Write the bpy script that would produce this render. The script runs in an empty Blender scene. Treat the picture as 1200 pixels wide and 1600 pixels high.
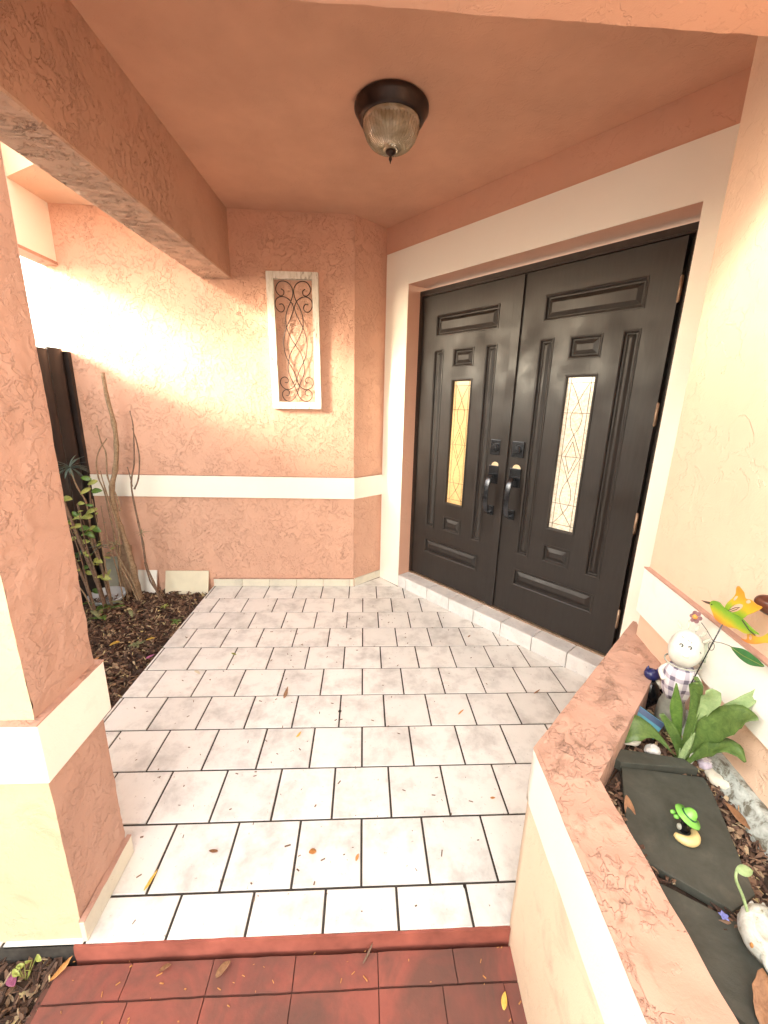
import bpy, bmesh, math, random
from math import sin, cos, pi, radians, atan2, sqrt
from mathutils import Vector, Matrix, noise
random.seed(7)
SC = bpy.context.scene
COL = SC.collection

# ------------------------------------------------------------------ camera
cam_d = bpy.data.cameras.new("camera")
cam = bpy.data.objects.new("camera", cam_d)
COL.objects.link(cam)
P, Yw, Rl = 0.256469, 0.054193, -0.024836
fwd = Vector((sin(Yw) * cos(P), cos(Yw) * cos(P), -sin(P)))
rt = Vector((cos(Yw), -sin(Yw), 0))
dn = fwd.cross(rt)
rt2 = cos(Rl) * rt + sin(Rl) * dn
dn2 = -sin(Rl) * rt + cos(Rl) * dn
M = Matrix((rt2, -dn2, -fwd)).transposed().to_4x4()
M.translation = Vector((-0.008, -2.900, 1.3555))
cam.matrix_world = M
cam_d.sensor_fit = 'HORIZONTAL'
cam_d.sensor_width = 36.0
cam_d.lens = 635.3 / 1200 * 36
cam_d.clip_start = 0.02
cam_d.clip_end = 500
SC.camera = cam

# ------------------------------------------------------------------ light
SUN = Vector((-0.85, -0.48, 0.36)).normalized()      # towards the sun
world = bpy.data.worlds.new("World")
SC.world = world
world.use_nodes = True
wn = world.node_tree
sky = wn.nodes.new('ShaderNodeTexSky')
sky.sky_type = 'NISHITA'
sky.sun_disc = False
sky.sun_elevation = math.asin(SUN.z)
sky.sun_rotation = atan2(SUN.x, SUN.y)
sky.air_density = 1.0
sky.dust_density = 1.2
sky.ozone_density = 1.0
bg = wn.nodes['Background']
hs = wn.nodes.new('ShaderNodeHueSaturation'); hs.inputs['Saturation'].default_value = .45
wm = wn.nodes.new('ShaderNodeMix'); wm.data_type = 'RGBA'; wm.blend_type = 'MULTIPLY'; wm.inputs[0].default_value = 1; wm.inputs[7].default_value = (1.10, 1.0, .84, 1)
wn.links.new(sky.outputs[0], hs.inputs['Color']); wn.links.new(hs.outputs[0], wm.inputs[6]); wn.links.new(wm.outputs[2], bg.inputs[0])   # thin bright haze over the blue
bg.inputs[1].default_value = 0.15
sl = bpy.data.lights.new("sun", 'SUN')
sl.energy = 2.2
sl.angle = radians(15)
sl.color = (1.0, 0.87, 0.66)
sun = bpy.data.objects.new("sun", sl)
COL.objects.link(sun)
sun.rotation_euler = SUN.to_track_quat('Z', 'Y').to_euler()
sun.location = SUN * 20
SC.view_settings.view_transform = 'Standard'
SC.view_settings.look = 'None'
SC.view_settings.exposure = 3.62
SC.view_settings.gamma = 1
SC.cycles.max_bounces = 12
SC.cycles.diffuse_bounces = 8

# ------------------------------------------------------------------ helpers
class MB:
    def __init__(s): s.v = []; s.f = []
    def poly(s, pts):
        n = len(s.v); s.v += [tuple(p) for p in pts]; s.f.append(tuple(range(n, n + len(pts))))
    def grid(s, a, b, c, d, res):
        a, b, c, d = map(Vector, (a, b, c, d))
        nu = max(1, int(max((b - a).length, (c - d).length) / res)); nv = max(1, int(max((d - a).length, (c - b).length) / res))
        n = len(s.v)
        for j in range(nv + 1):
            for i in range(nu + 1):
                u, v = i / nu, j / nv
                s.v.append(tuple((a * (1 - u) + b * u) * (1 - v) + (d * (1 - u) + c * u) * v))
        for j in range(nv):
            for i in range(nu):
                k = n + j * (nu + 1) + i
                s.f.append((k, k + 1, k + nu + 2, k + nu + 1))
    def prism(s, pts, z0, z1, res=None):
        """pts counter-clockwise seen from above"""
        n = len(pts)
        if res:
            for i in range(n):
                a, b = pts[i], pts[(i + 1) % n]
                s.grid((*a, z0), (*b, z0), (*b, z1), (*a, z1), res)
            if n == 4:
                s.grid(*[(*p, z1) for p in pts], res)
                q = pts[::-1]; s.grid(*[(*p, z0) for p in q], res)
            else:
                s.poly([(*p, z1) for p in pts]); s.poly([(*p, z0) for p in pts[::-1]])
            return
        k = len(s.v)
        s.v += [(*p, z0) for p in pts] + [(*p, z1) for p in pts]
        s.f.append(tuple(range(k + n, k + 2 * n))); s.f.append(tuple(range(k + n - 1, k - 1, -1)))
        for i in range(n):
            j = (i + 1) % n
            s.f.append((k + i, k + j, k + n + j, k + n + i))
    def box(s, x0, x1, y0, y1, z0, z1, res=None):
        s.prism([(x0, y0), (x1, y0), (x1, y1), (x0, y1)], z0, z1, res)
    def obox(s, c, ax, ay, az):
        """box from centre and three half-axis vectors"""
        c, ax, ay, az = map(Vector, (c, ax, ay, az)); k = len(s.v)
        for sz in (-1, 1):
            for sx, sy in ((-1, -1), (1, -1), (1, 1), (-1, 1)):
                s.v.append(tuple(c + ax * sx + ay * sy + az * sz))
        for f in ((3, 2, 1, 0), (4, 5, 6, 7), (0, 1, 5, 4), (1, 2, 6, 5), (2, 3, 7, 6), (3, 0, 4, 7)):
            s.f.append(tuple(k + i for i in f))
    def tube(s, pts, r, n=8, cap=True):
        pts = [Vector(p) for p in pts]; m = len(pts)
        rr = r if isinstance(r, (list, tuple)) else [r] * m
        k = len(s.v); up = Vector((0.13, 0.31, 0.94))
        prev = None
        for i, p in enumerate(pts):
            t = (pts[min(i + 1, m - 1)] - pts[max(i - 1, 0)])
            if t.length < 1e-9: t = Vector((0, 0, 1))
            t.normalize()
            if prev is None:
                prev = t.cross(up)
                if prev.length < 1e-3: prev = t.cross(Vector((1, 0, 0)))
            prev = (prev - t * prev.dot(t)).normalized(); w = t.cross(prev)
            for a in range(n):
                an = 2 * pi * a / n
                s.v.append(tuple(p + (prev * cos(an) + w * sin(an)) * rr[i]))
        for i in range(m - 1):
            for a in range(n):
                b = (a + 1) % n
                s.f.append((k + i * n + a, k + i * n + b, k + (i + 1) * n + b, k + (i + 1) * n + a))
        if cap:
            s.f.append(tuple(k + a for a in range(n - 1, -1, -1))); s.f.append(tuple(k + (m - 1) * n + a for a in range(n)))
    def lathe(s, prof, c=(0, 0, 0), n=32, axis=None, sx=1, sy=1):
        """prof list of (r, h)"""
        A = Matrix.Identity(3) if axis is None else Vector((0, 0, 1)).rotation_difference(Vector(axis)).to_matrix()
        k = len(s.v); c = Vector(c)
        for r, h in prof:
            for a in range(n):
                an = 2 * pi * a / n
                s.v.append(tuple(c + A @ Vector((r * cos(an) * sx, r * sin(an) * sy, h))))
        for i in range(len(prof) - 1):
            for a in range(n):
                b = (a + 1) % n
                s.f.append((k + i * n + a, k + i * n + b, k + (i + 1) * n + b, k + (i + 1) * n + a))
        s.f.append(tuple(k + a for a in range(n - 1, -1, -1)))
        m = len(prof) - 1
        s.f.append(tuple(k + m * n + a for a in range(n)))
    def ball(s, c, rx, ry=None, rz=None, n=20, axis=None):
        ry = rx if ry is None else ry; rz = rx if rz is None else rz
        prof = [(max(sin(pi * i / (n // 2)), 1e-3), -cos(pi * i / (n // 2)) * rz) for i in range(n // 2 + 1)]
        s.lathe([(r, h) for r, h in prof], c, n, axis, rx, ry)
    def disp(s, amp, sc, seed=0.0, fn=None):
        o = Vector((seed, seed * 1.7, seed * .6))
        for i, p in enumerate(s.v):
            p = Vector(p)
            s.v[i] = tuple(p + noise.noise_vector((p + o) * sc) * amp + (fn(p) if fn else Vector((0, 0, 0))))
    def build(s, name, mat, parent=None, smooth=False, off=None, world=False, bevel=0, auto=None):
        me = bpy.data.meshes.new(name)
        v = s.v
        if world and parent is not None:
            L = parent.location
            v = [(p[0] - L[0], p[1] - L[1], p[2] - L[2]) for p in v]
        me.from_pydata(v, [], s.f); me.update()
        if bevel or smooth or auto:
            bm = bmesh.new(); bm.from_mesh(me)
            bmesh.ops.remove_doubles(bm, verts=bm.verts, dist=1e-5)
            if bevel:
                es = [e for e in bm.edges if len(e.link_faces) == 2 and e.calc_face_angle(0) > 0.5]
                try: bmesh.ops.bevel(bm, geom=es, offset=bevel, segments=2, affect='EDGES', profile=.6, clamp_overlap=True)
                except Exception: pass
            if auto:
                for e in bm.edges:
                    if len(e.link_faces) == 2 and e.calc_face_angle(0) > auto: e.smooth = False
            bm.to_mesh(me); bm.free()
        if smooth or auto:
            me.polygons.foreach_set('use_smooth', [True] * len(me.polygons))
        if mat: me.materials.append(mat)
        o = bpy.data.objects.new(name, me); COL.objects.link(o)
        if parent is not None: o.parent = parent
        return o

def tag(o, label=None, cat=None, group=None, kind=None):
    if label: o['label'] = label
    if cat: o['category'] = cat
    if group: o['group'] = group
    if kind: o['kind'] = kind
    return o
def empty(name, loc=(0, 0, 0), rz=0, label=None, cat=None, group=None, kind=None, rot=None):
    o = bpy.data.objects.new(name, None); COL.objects.link(o)
    o.location = loc; o.rotation_euler = rot or (0, 0, rz); o.empty_display_size = .05
    return tag(o, label, cat, group, kind)
def link_copy(name, me, parent, loc=(0, 0, 0), rot=(0, 0, 0), scale=(1, 1, 1)):
    o = bpy.data.objects.new(name, me); COL.objects.link(o)
    o.parent = parent; o.location = loc; o.rotation_euler = rot; o.scale = scale
    return o
def spline(pts, n=6):
    P_ = [Vector(p) for p in pts]; out = []
    for i in range(len(P_) - 1):
        p0 = P_[max(i - 1, 0)]; p1 = P_[i]; p2 = P_[i + 1]; p3 = P_[min(i + 2, len(P_) - 1)]
        for k in range(n):
            t = k / n
            out.append(.5 * ((2 * p1) + (p2 - p0) * t + (2 * p0 - 5 * p1 + 4 * p2 - p3) * t * t + (3 * p1 - p0 - 3 * p2 + p3) * t ** 3))
    out.append(P_[-1]); return out

# ------------------------------------------------------------------ materials
class NT:
    def __init__(s, name):
        s.m = bpy.data.materials.new(name); s.m.use_nodes = True; s.t = s.m.node_tree
        s.b = s.t.nodes['Principled BSDF']
        s.tc = s.n('ShaderNodeTexCoord'); s.geo = None
    def n(s, t, **k):
        x = s.t.nodes.new(t)
        for a, v in k.items(): setattr(x, a, v)
        return x
    def l(s, a, b): s.t.links.new(a, b)
    def pos(s):
        if s.geo is None: s.geo = s.n('ShaderNodeNewGeometry')
        return s.geo.outputs['Position']
    def noise(s, vec, scale, detail=3, rough=.55, dist=0):
        x = s.n('ShaderNodeTexNoise'); x.inputs['Scale'].default_value = scale; x.inputs['Detail'].default_value = detail
        x.inputs['Roughness'].default_value = rough; x.inputs['Distortion'].default_value = dist
        s.l(vec, x.inputs['Vector']); return x.outputs['Fac']
    def ramp(s, fac, stops, interp='LINEAR'):
        x = s.n('ShaderNodeValToRGB'); x.color_ramp.interpolation = interp; e = x.color_ramp.elements
        while len(e) < len(stops): e.new(.5)
        for i, (p, c) in enumerate(stops):
            e[i].position = p; e[i].color = (*c, 1) if not isinstance(c, (int, float)) else (c, c, c, 1)
        s.l(fac, x.inputs[0]); return x.outputs[0]
    def math(s, op, a, b=0.0, clamp=False):
        x = s.n('ShaderNodeMath', operation=op, use_clamp=clamp)
        for i, v in enumerate((a, b)):
            if isinstance(v, (int, float)): x.inputs[i].default_value = v
            else: s.l(v, x.inputs[i])
        return x.outputs[0]
    def mix(s, fac, a, b, mode='MIX'):
        x = s.n('ShaderNodeMix', data_type='RGBA', blend_type=mode)
        for i, v in ((0, fac), (6, a), (7, b)):
            if isinstance(v, (int, float)): x.inputs[i].default_value = v
            elif isinstance(v, tuple): x.inputs[i].default_value = (*v, 1)
            else: s.l(v, x.inputs[i])
        return x.outputs[2]
    def bump(s, h, strength, dist, prev=None):
        x = s.n('ShaderNodeBump'); x.inputs['Strength'].default_value = strength; x.inputs['Distance'].default_value = dist
        s.l(h, x.inputs['Height'])
        if prev is not None: s.l(prev, x.inputs['Normal'])
        return x.outputs[0]
    def set(s, color=None, rough=None, normal=None, **k):
        if color is not None:
            if isinstance(color, tuple): s.b.inputs['Base Color'].default_value = (*color, 1)
            else: s.l(color, s.b.inputs['Base Color'])
        if rough is not None:
            if isinstance(rough, (int, float)): s.b.inputs['Roughness'].default_value = rough
            else: s.l(rough, s.b.inputs['Roughness'])
        if normal is not None: s.l(normal, s.b.inputs['Normal'])
        for a, v in k.items(): s.b.inputs[a.replace('_', ' ')].default_value = v
        return s.m

def simple(name, col, rough=.5, var=.12, scale=30, bump=0, **k):
    t = NT(name); f = t.noise(t.tc.outputs['Object'], scale, 4)
    c = t.ramp(f, [(.3, tuple(x * (1 - var) for x in col)), (.7, tuple(min(1, x * (1 + var)) for x in col))])
    nm = t.bump(f, .5, bump) if bump else None
    return t.set(c, rough, nm, **k)

def stucco(name, col, ridge=1.0, scale=11.0, dist=.006, blotch=.06, dirt=0.0, stretch=(1, 1, 1), width=.035, rough=.85):
    """hand trowelled stucco: broken plateaus with ragged lips over a fine sand grain"""
    t = NT(name); p = t.pos()
    mp = t.n('ShaderNodeMapping'); t.l(p, mp.inputs[0]); mp.inputs['Scale'].default_value = stretch
    v = mp.outputs[0]
    f1 = t.noise(v, scale * 1.5, 5, .62, .45)
    r1 = t.ramp(f1, [(.47, 0.0), (.47 + width, 1.0)], 'EASE')
    mask = t.ramp(t.noise(v, scale * .45, 3, .6, .3), [(.42, 0.0), (.60, 1.0)])
    f2 = t.noise(v, scale * 4.2, 4, .6, .6)
    r2 = t.ramp(f2, [(.53, 0.0), (.53 + width * 1.4, 1.0)], 'EASE')
    mask2 = t.ramp(t.noise(v, scale * .8, 3, .6, .5), [(.44, 0.0), (.60, 1.0)])
    h = t.math('ADD', t.math('MULTIPLY', r1, mask), t.math('MULTIPLY', t.math('MULTIPLY', r2, mask2), .55))
    h = t.math('ADD', h, t.math('MULTIPLY', t.noise(v, scale * .7, 4, .6), .8))
    nm = t.bump(h, .9 * ridge, dist * .75)
    nm = t.bump(t.noise(p, 230, 4, .65), .4, .0014, nm)
    lo = tuple(x * (1 - blotch) for x in col); hi = tuple(min(1, x * (1 + blotch)) for x in col)
    c = t.ramp(t.noise(p, 2.2, 4, .6), [(.3, lo), (.7, hi)])
    if dirt:
        dm = t.ramp(t.noise(p, 9, 6, .7, .6), [(.53, 0.0), (.70, 1.0)])
        c = t.mix(t.math('MULTIPLY', dm, dirt), c, (.15, .085, .05))
    return t.set(c, rough, nm)

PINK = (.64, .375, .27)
m_wall = stucco('pink_stucco_heavy', PINK, 1.0, 13, .007)
m_wall_smooth = stucco('pink_stucco_smooth', PINK, .55, 5.5, .006, width=.02)
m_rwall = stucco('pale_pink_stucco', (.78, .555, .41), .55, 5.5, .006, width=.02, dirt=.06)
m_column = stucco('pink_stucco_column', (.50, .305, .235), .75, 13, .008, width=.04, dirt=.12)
m_ceiling = stucco('pink_ceiling_paint', (.57, .335, .235), .45, 9, .004, .12)
m_cap = stucco('pink_planter_stucco', (.50, .30, .225), 1.0, 10, .009, dirt=.85, width=.03)
m_beam = stucco('pink_stucco_beam', (.53, .315, .225), 1.0, 12, .010, stretch=(.55, 1.1, 1), width=.05)
m_under = stucco('pink_beam_lit_underside', (.62, .42, .32), 1.0, 9, .022, stretch=(.7, 1.5, 1), width=.05)  # paler than the beam sides, standing in for light bounced up from below
m_trim = stucco('cream_trim_paint', (.88, .85, .76), .10, 8, .004, .02)
m_trim_dirty = stucco('cream_trim_dirty', (.86, .84, .77), .10, 8, .004, .04, dirt=.10)
m_cream = stucco('cream_planter_side', (.80, .645, .48), .35, 9, .005, .06, dirt=.22)

def tile_mat(name, base, cloud, amt=1.0):
    t = NT(name); p = t.pos(); oi = t.n('ShaderNodeObjectInfo')
    cv = t.n('ShaderNodeVectorMath', operation='SCALE'); cb = t.n('ShaderNodeCombineXYZ')
    t.l(oi.outputs['Random'], cb.inputs[0]); t.l(oi.outputs['Random'], cb.inputs[1]); t.l(cb.outputs[0], cv.inputs[0]); cv.inputs['Scale'].default_value = 17
    ad = t.n('ShaderNodeVectorMath', operation='ADD'); t.l(p, ad.inputs[0]); t.l(cv.outputs[0], ad.inputs[1])
    f = t.noise(ad.outputs[0], 7, 6, .66, .15)
    c = t.ramp(f, [(.32, cloud), (.52, base), (.75, tuple(min(.9, x * 1.06) for x in base))])
    g = t.noise(p, 1.3, 3, .5); c = t.mix(t.math('MULTIPLY', g, .30), c, (.64, .60, .52), 'MULTIPLY')
    sp = t.ramp(t.noise(ad.outputs[0], 85, 3, .6), [(.66, 0.0), (.74, 1.0)])
    c = t.mix(t.math('MULTIPLY', sp, .5), c, (.13, .10, .07))
    br = t.math('ADD', .93, t.math('MULTIPLY', oi.outputs['Random'], .1))
    cc = t.n('ShaderNodeCombineXYZ')
    for i in range(3): t.l(br, cc.inputs[i])
    c = t.mix(1.0, c, cc.outputs[0], 'MULTIPLY')
    nm = t.bump(t.noise(ad.outputs[0], 40, 4, .6), .25, .0015)
    ro = t.ramp(f, [(.3, .62), (.7, .42)])
    return t.set(c, ro, nm)
m_tile = tile_mat('grey_white_floor_tile', (.80, .80, .78), (.56, .555, .54))
m_skirt = tile_mat('cream_skirting_tile', (.72, .69, .58), (.62, .60, .52))
m_step = tile_mat('step_nosing_tile', (.82, .82, .82), (.66, .66, .67))
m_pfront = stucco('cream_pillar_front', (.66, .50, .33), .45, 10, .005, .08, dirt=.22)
m_grout = simple('dark_grout', (.045, .038, .032), .95, .3, 60)

def red_mat():
    t = NT('red_painted_paver'); p = t.pos()
    c = t.ramp(t.noise(p, 6, 5, .6, .4), [(.25, (.15, .060, .050)), (.5, (.26, .080, .060)), (.75, (.32, .10, .072))])
    d = t.ramp(t.noise(p, 5, 5, .65, .8), [(.42, 0.0), (.62, 1.0)])
    c = t.mix(t.math('MULTIPLY', d, .7), c, (.11, .065, .05))
    nm = t.bump(t.noise(p, 60, 5, .6), .5, .002)
    return t.set(c, .88, nm)
m_red = red_mat()
m_redjoint = simple('paver_joint_dirt', (.11, .048, .036), 1, .3, 50)
m_redpaint = simple('red_step_paint', (.30, .085, .06), .8, .3, 12, .001)

def door_mat():
    t = NT('black_brown_door_paint'); o = t.tc.outputs['Object']
    mp = t.n('ShaderNodeMapping'); t.l(o, mp.inputs[0]); mp.inputs['Scale'].default_value = (14, 14, 1.2)
    g = t.noise(mp.outputs[0], 6, 5, .65, .5)
    c = t.ramp(g, [(.3, (.017, .0135, .012)), (.7, (.026, .021, .0185))])
    nm = t.bump(g, .35, .0012)
    nm = t.bump(t.noise(o, 40, 3), .25, .001, nm)
    ro = t.ramp(t.noise(o, 5, 4), [(.3, .30), (.5, .46), (.7, .62)])
    return t.set(c, ro, nm)
m_door = door_mat()
m_doorframe = simple('dark_door_frame_paint', (.028, .018, .014), .4, .2, 20, .0008)
m_metal_black = simple('satin_black_metal', (.07, .075, .085), .26, .2, 40, Metallic=.85)
m_brass = simple('dull_brass', (.42, .31, .22), .45, .2, 60, Metallic=.7)
m_bare = simple('unpainted_door_patch', (.75, .58, .36), .6, .1, 50)
m_came = simple('lead_came', (.22, .15, .07), .4, .2, 80, Metallic=.5)
m_iron = simple('rusty_brown_iron', (.045, .025, .017), .5, .3, 80)
m_bronze = simple('dark_bronze', (.028, .014, .010), .35, .4, 25, .0006, Metallic=.3)

def glass_mat(name, a, b):
    t = NT(name); o = t.tc.outputs['Object']
    f = t.noise(o, 90, 3, .6, .3)
    sx = t.n('ShaderNodeSeparateXYZ'); t.l(o, sx.inputs[0])
    k = t.math('ADD', t.math('MULTIPLY', sx.outputs[2], 1.0), t.math('MULTIPLY', t.noise(o, 5, 3), .5))
    c = t.ramp(k, [(.75, a), (1.7, b)])
    c2 = t.mix(t.ramp(f, [(.3, .55), (.6, 0.0)]), c, (.55, .38, .18))
    nm = t.bump(f, .6, .002)
    t.b.inputs['Coat Weight'].default_value = .6; t.b.inputs['Coat Roughness'].default_value = .12
    return t.set(c2, .25, nm)
m_pane_l = glass_mat('amber_textured_glass', (.62, .29, .09), (.84, .58, .28))
m_pane_r = glass_mat('cream_textured_glass', (.88, .80, .62), (.90, .86, .74))

def shabby():
    t = NT('distressed_white_wood'); o = t.tc.outputs['Object']
    mp = t.n('ShaderNodeMapping'); t.l(o, mp.inputs[0]); mp.inputs['Scale'].default_value = (6, 6, 1)
    f = t.noise(mp.outputs[0], 14, 6, .7, .4)
    c = t.ramp(f, [(.34, (.20, .14, .09)), (.41, (.66, .62, .52)), (.6, (.78, .75, .68))])
    return t.set(c, .7, t.bump(f, .4, .002))
m_shabby = shabby()

def lampglass():
    t = NT('seeded_glass_bowl'); o = t.tc.outputs['Object']
    f = t.noise(o, 14, 4, .6, 1.5)
    c = t.ramp(f, [(.3, (.34, .28, .17)), (.55, (.52, .46, .33)), (.75, (.72, .66, .50))])
    nm = t.bump(f, .5, .006)
    t.b.inputs['Transmission Weight'].default_value = .35
    t.b.inputs['Alpha'].default_value = 1
    return t.set(c, .18, nm)
m_lampglass = lampglass()

def bark(name, a, b, sc=60):
    t = NT(name); o = t.tc.outputs['Object']
    f = t.noise(o, sc, 5, .65, .4)
    return t.set(t.ramp(f, [(.3, a), (.7, b)]), .85, t.bump(f, .7, .003))
m_stem = bark('tan_branch_bark', (.18, .11, .06), (.38, .27, .17))
m_stem_dark = bark('brown_stem_bark', (.10, .055, .035), (.24, .16, .11))
m_stem_green = bark('green_stem_skin', (.10, .12, .05), (.26, .27, .14))
def leaf(name, a, b, rough=.4, trans=.15):
    t = NT(name); o = t.tc.outputs['Object']
    f = t.noise(o, 70, 6, .7, .8)
    t.b.inputs['Subsurface Weight'].default_value = trans
    t.b.inputs['Subsurface Radius'].default_value = (.01, .01, .005)
    return t.set(t.ramp(f, [(.3, a), (.7, b)]), rough, t.bump(f, .3, .001))
m_leaf = leaf('broad_green_leaf', (.055, .12, .02), (.13, .22, .045), .32)
m_leaf_y = leaf('yellow_green_leaf', (.17, .22, .04), (.42, .42, .12), .45)
m_leaf_blue = leaf('blue_green_leaf', (.05, .085, .075), (.14, .20, .17), .4)
m_dead = leaf('dry_brown_leaf', (.16, .07, .03), (.38, .20, .10), .6)
m_dead_y = leaf('dry_yellow_leaf', (.55, .30, .03), (.75, .50, .12), .6)
m_dead_o = leaf('dry_orange_leaf', (.40, .16, .04), (.60, .30, .10), .6)
m_petal = leaf('magenta_petal', (.30, .07, .16), (.48, .18, .32), .6)

def soil(name, a, b, sc=30):
    t = NT(name); p = t.pos(); f = t.noise(p, sc, 7, .7, .5)
    return t.set(t.ramp(f, [(.3, a), (.7, b)]), .95, t.bump(f, 1, .01))
m_soil = soil('dark_garden_soil', (.03, .018, .012), (.10, .065, .045))
def chipm():
    t = NT('mulch_chip'); g = t.n('ShaderNodeNewGeometry')
    c = t.ramp(g.outputs['Random Per Island'], [(0, (.035, .018, .012)), (.45, (.11, .06, .04)), (.8, (.22, .13, .08)), (.96, (.42, .32, .20)), (1, (.55, .45, .2))])
    return t.set(c, .85, t.bump(t.noise(t.pos(), 200, 3), .6, .001))
m_chip = chipm()
def slate():
    t = NT('dark_slate_slab'); p = t.pos(); f = t.noise(p, 14, 6, .65, .4)
    c = t.ramp(f, [(.3, (.035, .037, .028)), (.6, (.065, .068, .055)), (.8, (.12, .11, .085))])
    return t.set(c, .7, t.bump(t.noise(p, 60, 6, .7), .5, .002))
m_slate = slate()

# ------------------------------------------------------------------ geometry constants (metres)
S = 0.2032                                   # one floor tile
TH = radians(-51.25)                         # run of the door wall
O = Vector((.134, .183)); D = Vector((cos(TH), sin(TH))); N = Vector((-D.y, D.x))   # N points into the house
def DW(t, dep=0.0): q = O + D * t + N * dep; return (q.x, q.y)
ZC = 2.49
XL = -1.13                                   # left edge of the tiled floor
YF = -2.135                                  # front edge of the porch
BX = -.075                                   # corner of the back wall
A_ = Vector((.975, -1.648)); B_ = Vector((.876, -2.168)); RW = (B_ - A_).normalized(); RN = Vector((RW.y, -RW.x))
if RN.x > 0: RN = -RN                        # RN points out of the right wall into the planter
def RWp(t, off=0.0): q = A_ + RW * t + RN * off; return (q.x, q.y)

# ------------------------------------------------------------------ ground
g = MB(); g.box(-60, 60, -60, 60, -.6, -.12)
gm = NT('ground_concrete_and_grass'); gp = gm.pos()
gc = gm.ramp(gm.noise(gp, .4, 5, .6), [(.35, (.36, .34, .30)), (.65, (.48, .46, .41))])
tag(g.build('ground', gm.set(gc, .9)), kind='structure')

porch = empty('porch_floor', (0, 0, 0), kind='structure')
b = MB(); b.prism([(XL, YF), (.42, YF), (.95, -1.7), DW(1.9, -.0), DW(0, 0), (BX, 0), (XL, 0)], -.12, -.004)
b.build('floor_slab', m_grout, porch)
b = MB(); b.box(-.735, .44, YF - .007, YF - .0005, -.12, -.003, .02); b.disp(.0025, 30)
b.build('step_edge', m_redpaint, porch, auto=.6)

def clip(poly, px, py, nx, ny):
    out = []; n = len(poly)
    for i in range(n):
        a, c = poly[i], poly[(i + 1) % n]
        da = (a[0] - px) * nx + (a[1] - py) * ny; dc = (c[0] - px) * nx + (c[1] - py) * ny
        if da <= 0: out.append(a)
        if (da < 0 < dc) or (dc < 0 < da):
            k = da / (da - dc); out.append((a[0] + (c[0] - a[0]) * k, a[1] + (c[1] - a[1]) * k))
    return out
def area(p): return .5 * sum(p[i][0] * p[(i + 1) % len(p)][1] - p[(i + 1) % len(p)][0] * p[i][1] for i in range(len(p)))
def tile_mesh(poly, h=.009, ch=.0012):
    """chamfered tile, top at z = 0"""
    c = (sum(p[0] for p in poly) / len(poly), sum(p[1] for p in poly) / len(poly)); mb = MB(); n = len(poly)
    ins = []
    for p in poly:
        v = Vector((c[0] - p[0], c[1] - p[1])); L = v.length; v = v / L if L else v; ins.append((p[0] + v.x * ch * 1.4, p[1] + v.y * ch * 1.4))
    k = 0
    mb.v = [(*p, -h) for p in poly] + [(*p, -ch) for p in poly] + [(*p, 0) for p in ins]
    for r in (0, 1):
        for i in range(n):
            j = (i + 1) % n; mb.f.append((r * n + i, r * n + j, (r + 1) * n + j, (r + 1) * n + i))
    mb.f.append(tuple(range(2 * n, 3 * n)))
    return mb
G = .0037
full = tile_mesh([(G, -S + G), (S - G, -S + G), (S - G, -G), (G, -G)]).build('tile', m_tile, porch)
full_me = full.data; first = True
for r in range(0, 11):
    half = 0 if r % 2 else .5
    for i in range(-7, 8):
        x0 = (i + half) * S; y1 = -r * S; y0 = y1 - S
        if x0 + S < XL or x0 > 1.35: continue
        poly = [(x0 + G, y0 + G), (x0 + S - G, y0 + G), (x0 + S - G, y1 - G), (x0 + G, y1 - G)]
        a0 = area(poly)
        poly = clip(poly, XL, 0, -1, 0); poly = clip(poly, 0, YF, 0, -1)
        if len(poly) > 2:
            e = DW(.3, -.003); poly = clip(poly, e[0], e[1], N.x, N.y)
        if len(poly) > 2: poly = clip(poly, .50, -2.10, .68, -.73)        # under the planter wall
        if len(poly) < 3 or area(poly) < 2e-4: continue
        dz = random.uniform(-.0007, .0004)
        if abs(area(poly) - a0) < 1e-7:
            rot = (random.uniform(-.003, .003), random.uniform(-.003, .003), random.uniform(-.002, .002))
            if first: full.location = (x0, y1, dz); first = False
            else: link_copy('tile', full_me, porch, (x0, y1, dz), rot)
        else:
            o = tile_mesh(poly).build('tile', m_tile, porch); o.location = (0, 0, dz)
e0, e1 = DW(.012, -.003), DW(.222, -.003)
tile_mesh([(BX + .012, .003), (.262, .003), (e0[0], e0[1] - .004)]).build('tile', m_tile, porch)

# ------------------------------------------------------------------ brick path in front
path = empty('brick_path', (0, -2.4, -.06), kind='structure')
b = MB(); b.box(-.78, .60, -3.6, YF - .017, -.119, -.055); b.build('joint_bed', m_redjoint, path, world=True)
rows = [(-2.153, -2.222, [-.765, -.585, -.38, -.17, .045, .245, .46]),
        (-2.225, -2.43, [-.765, -.56, -.38, -.17, .045, .205, .36, .46])]
y = -2.433
while y > -3.3:
    k = len(rows); rows.append((y, y - .2, [-.765 + (.1 if k % 2 else 0) + .2 * i for i in range(7)])); y -= .203
for (ya, yb, xs) in rows:
    for i in range(len(xs) - 1):
        b = MB(); b.box(xs[i] + .0013, xs[i + 1] - .0013, yb + .001, ya - .001, -.09, -.0485 + random.uniform(-.0012, .0008), .03)
        b.disp(.0016, 22, .3)
        b.build('brick', m_red, path, auto=.5, world=True)

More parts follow.
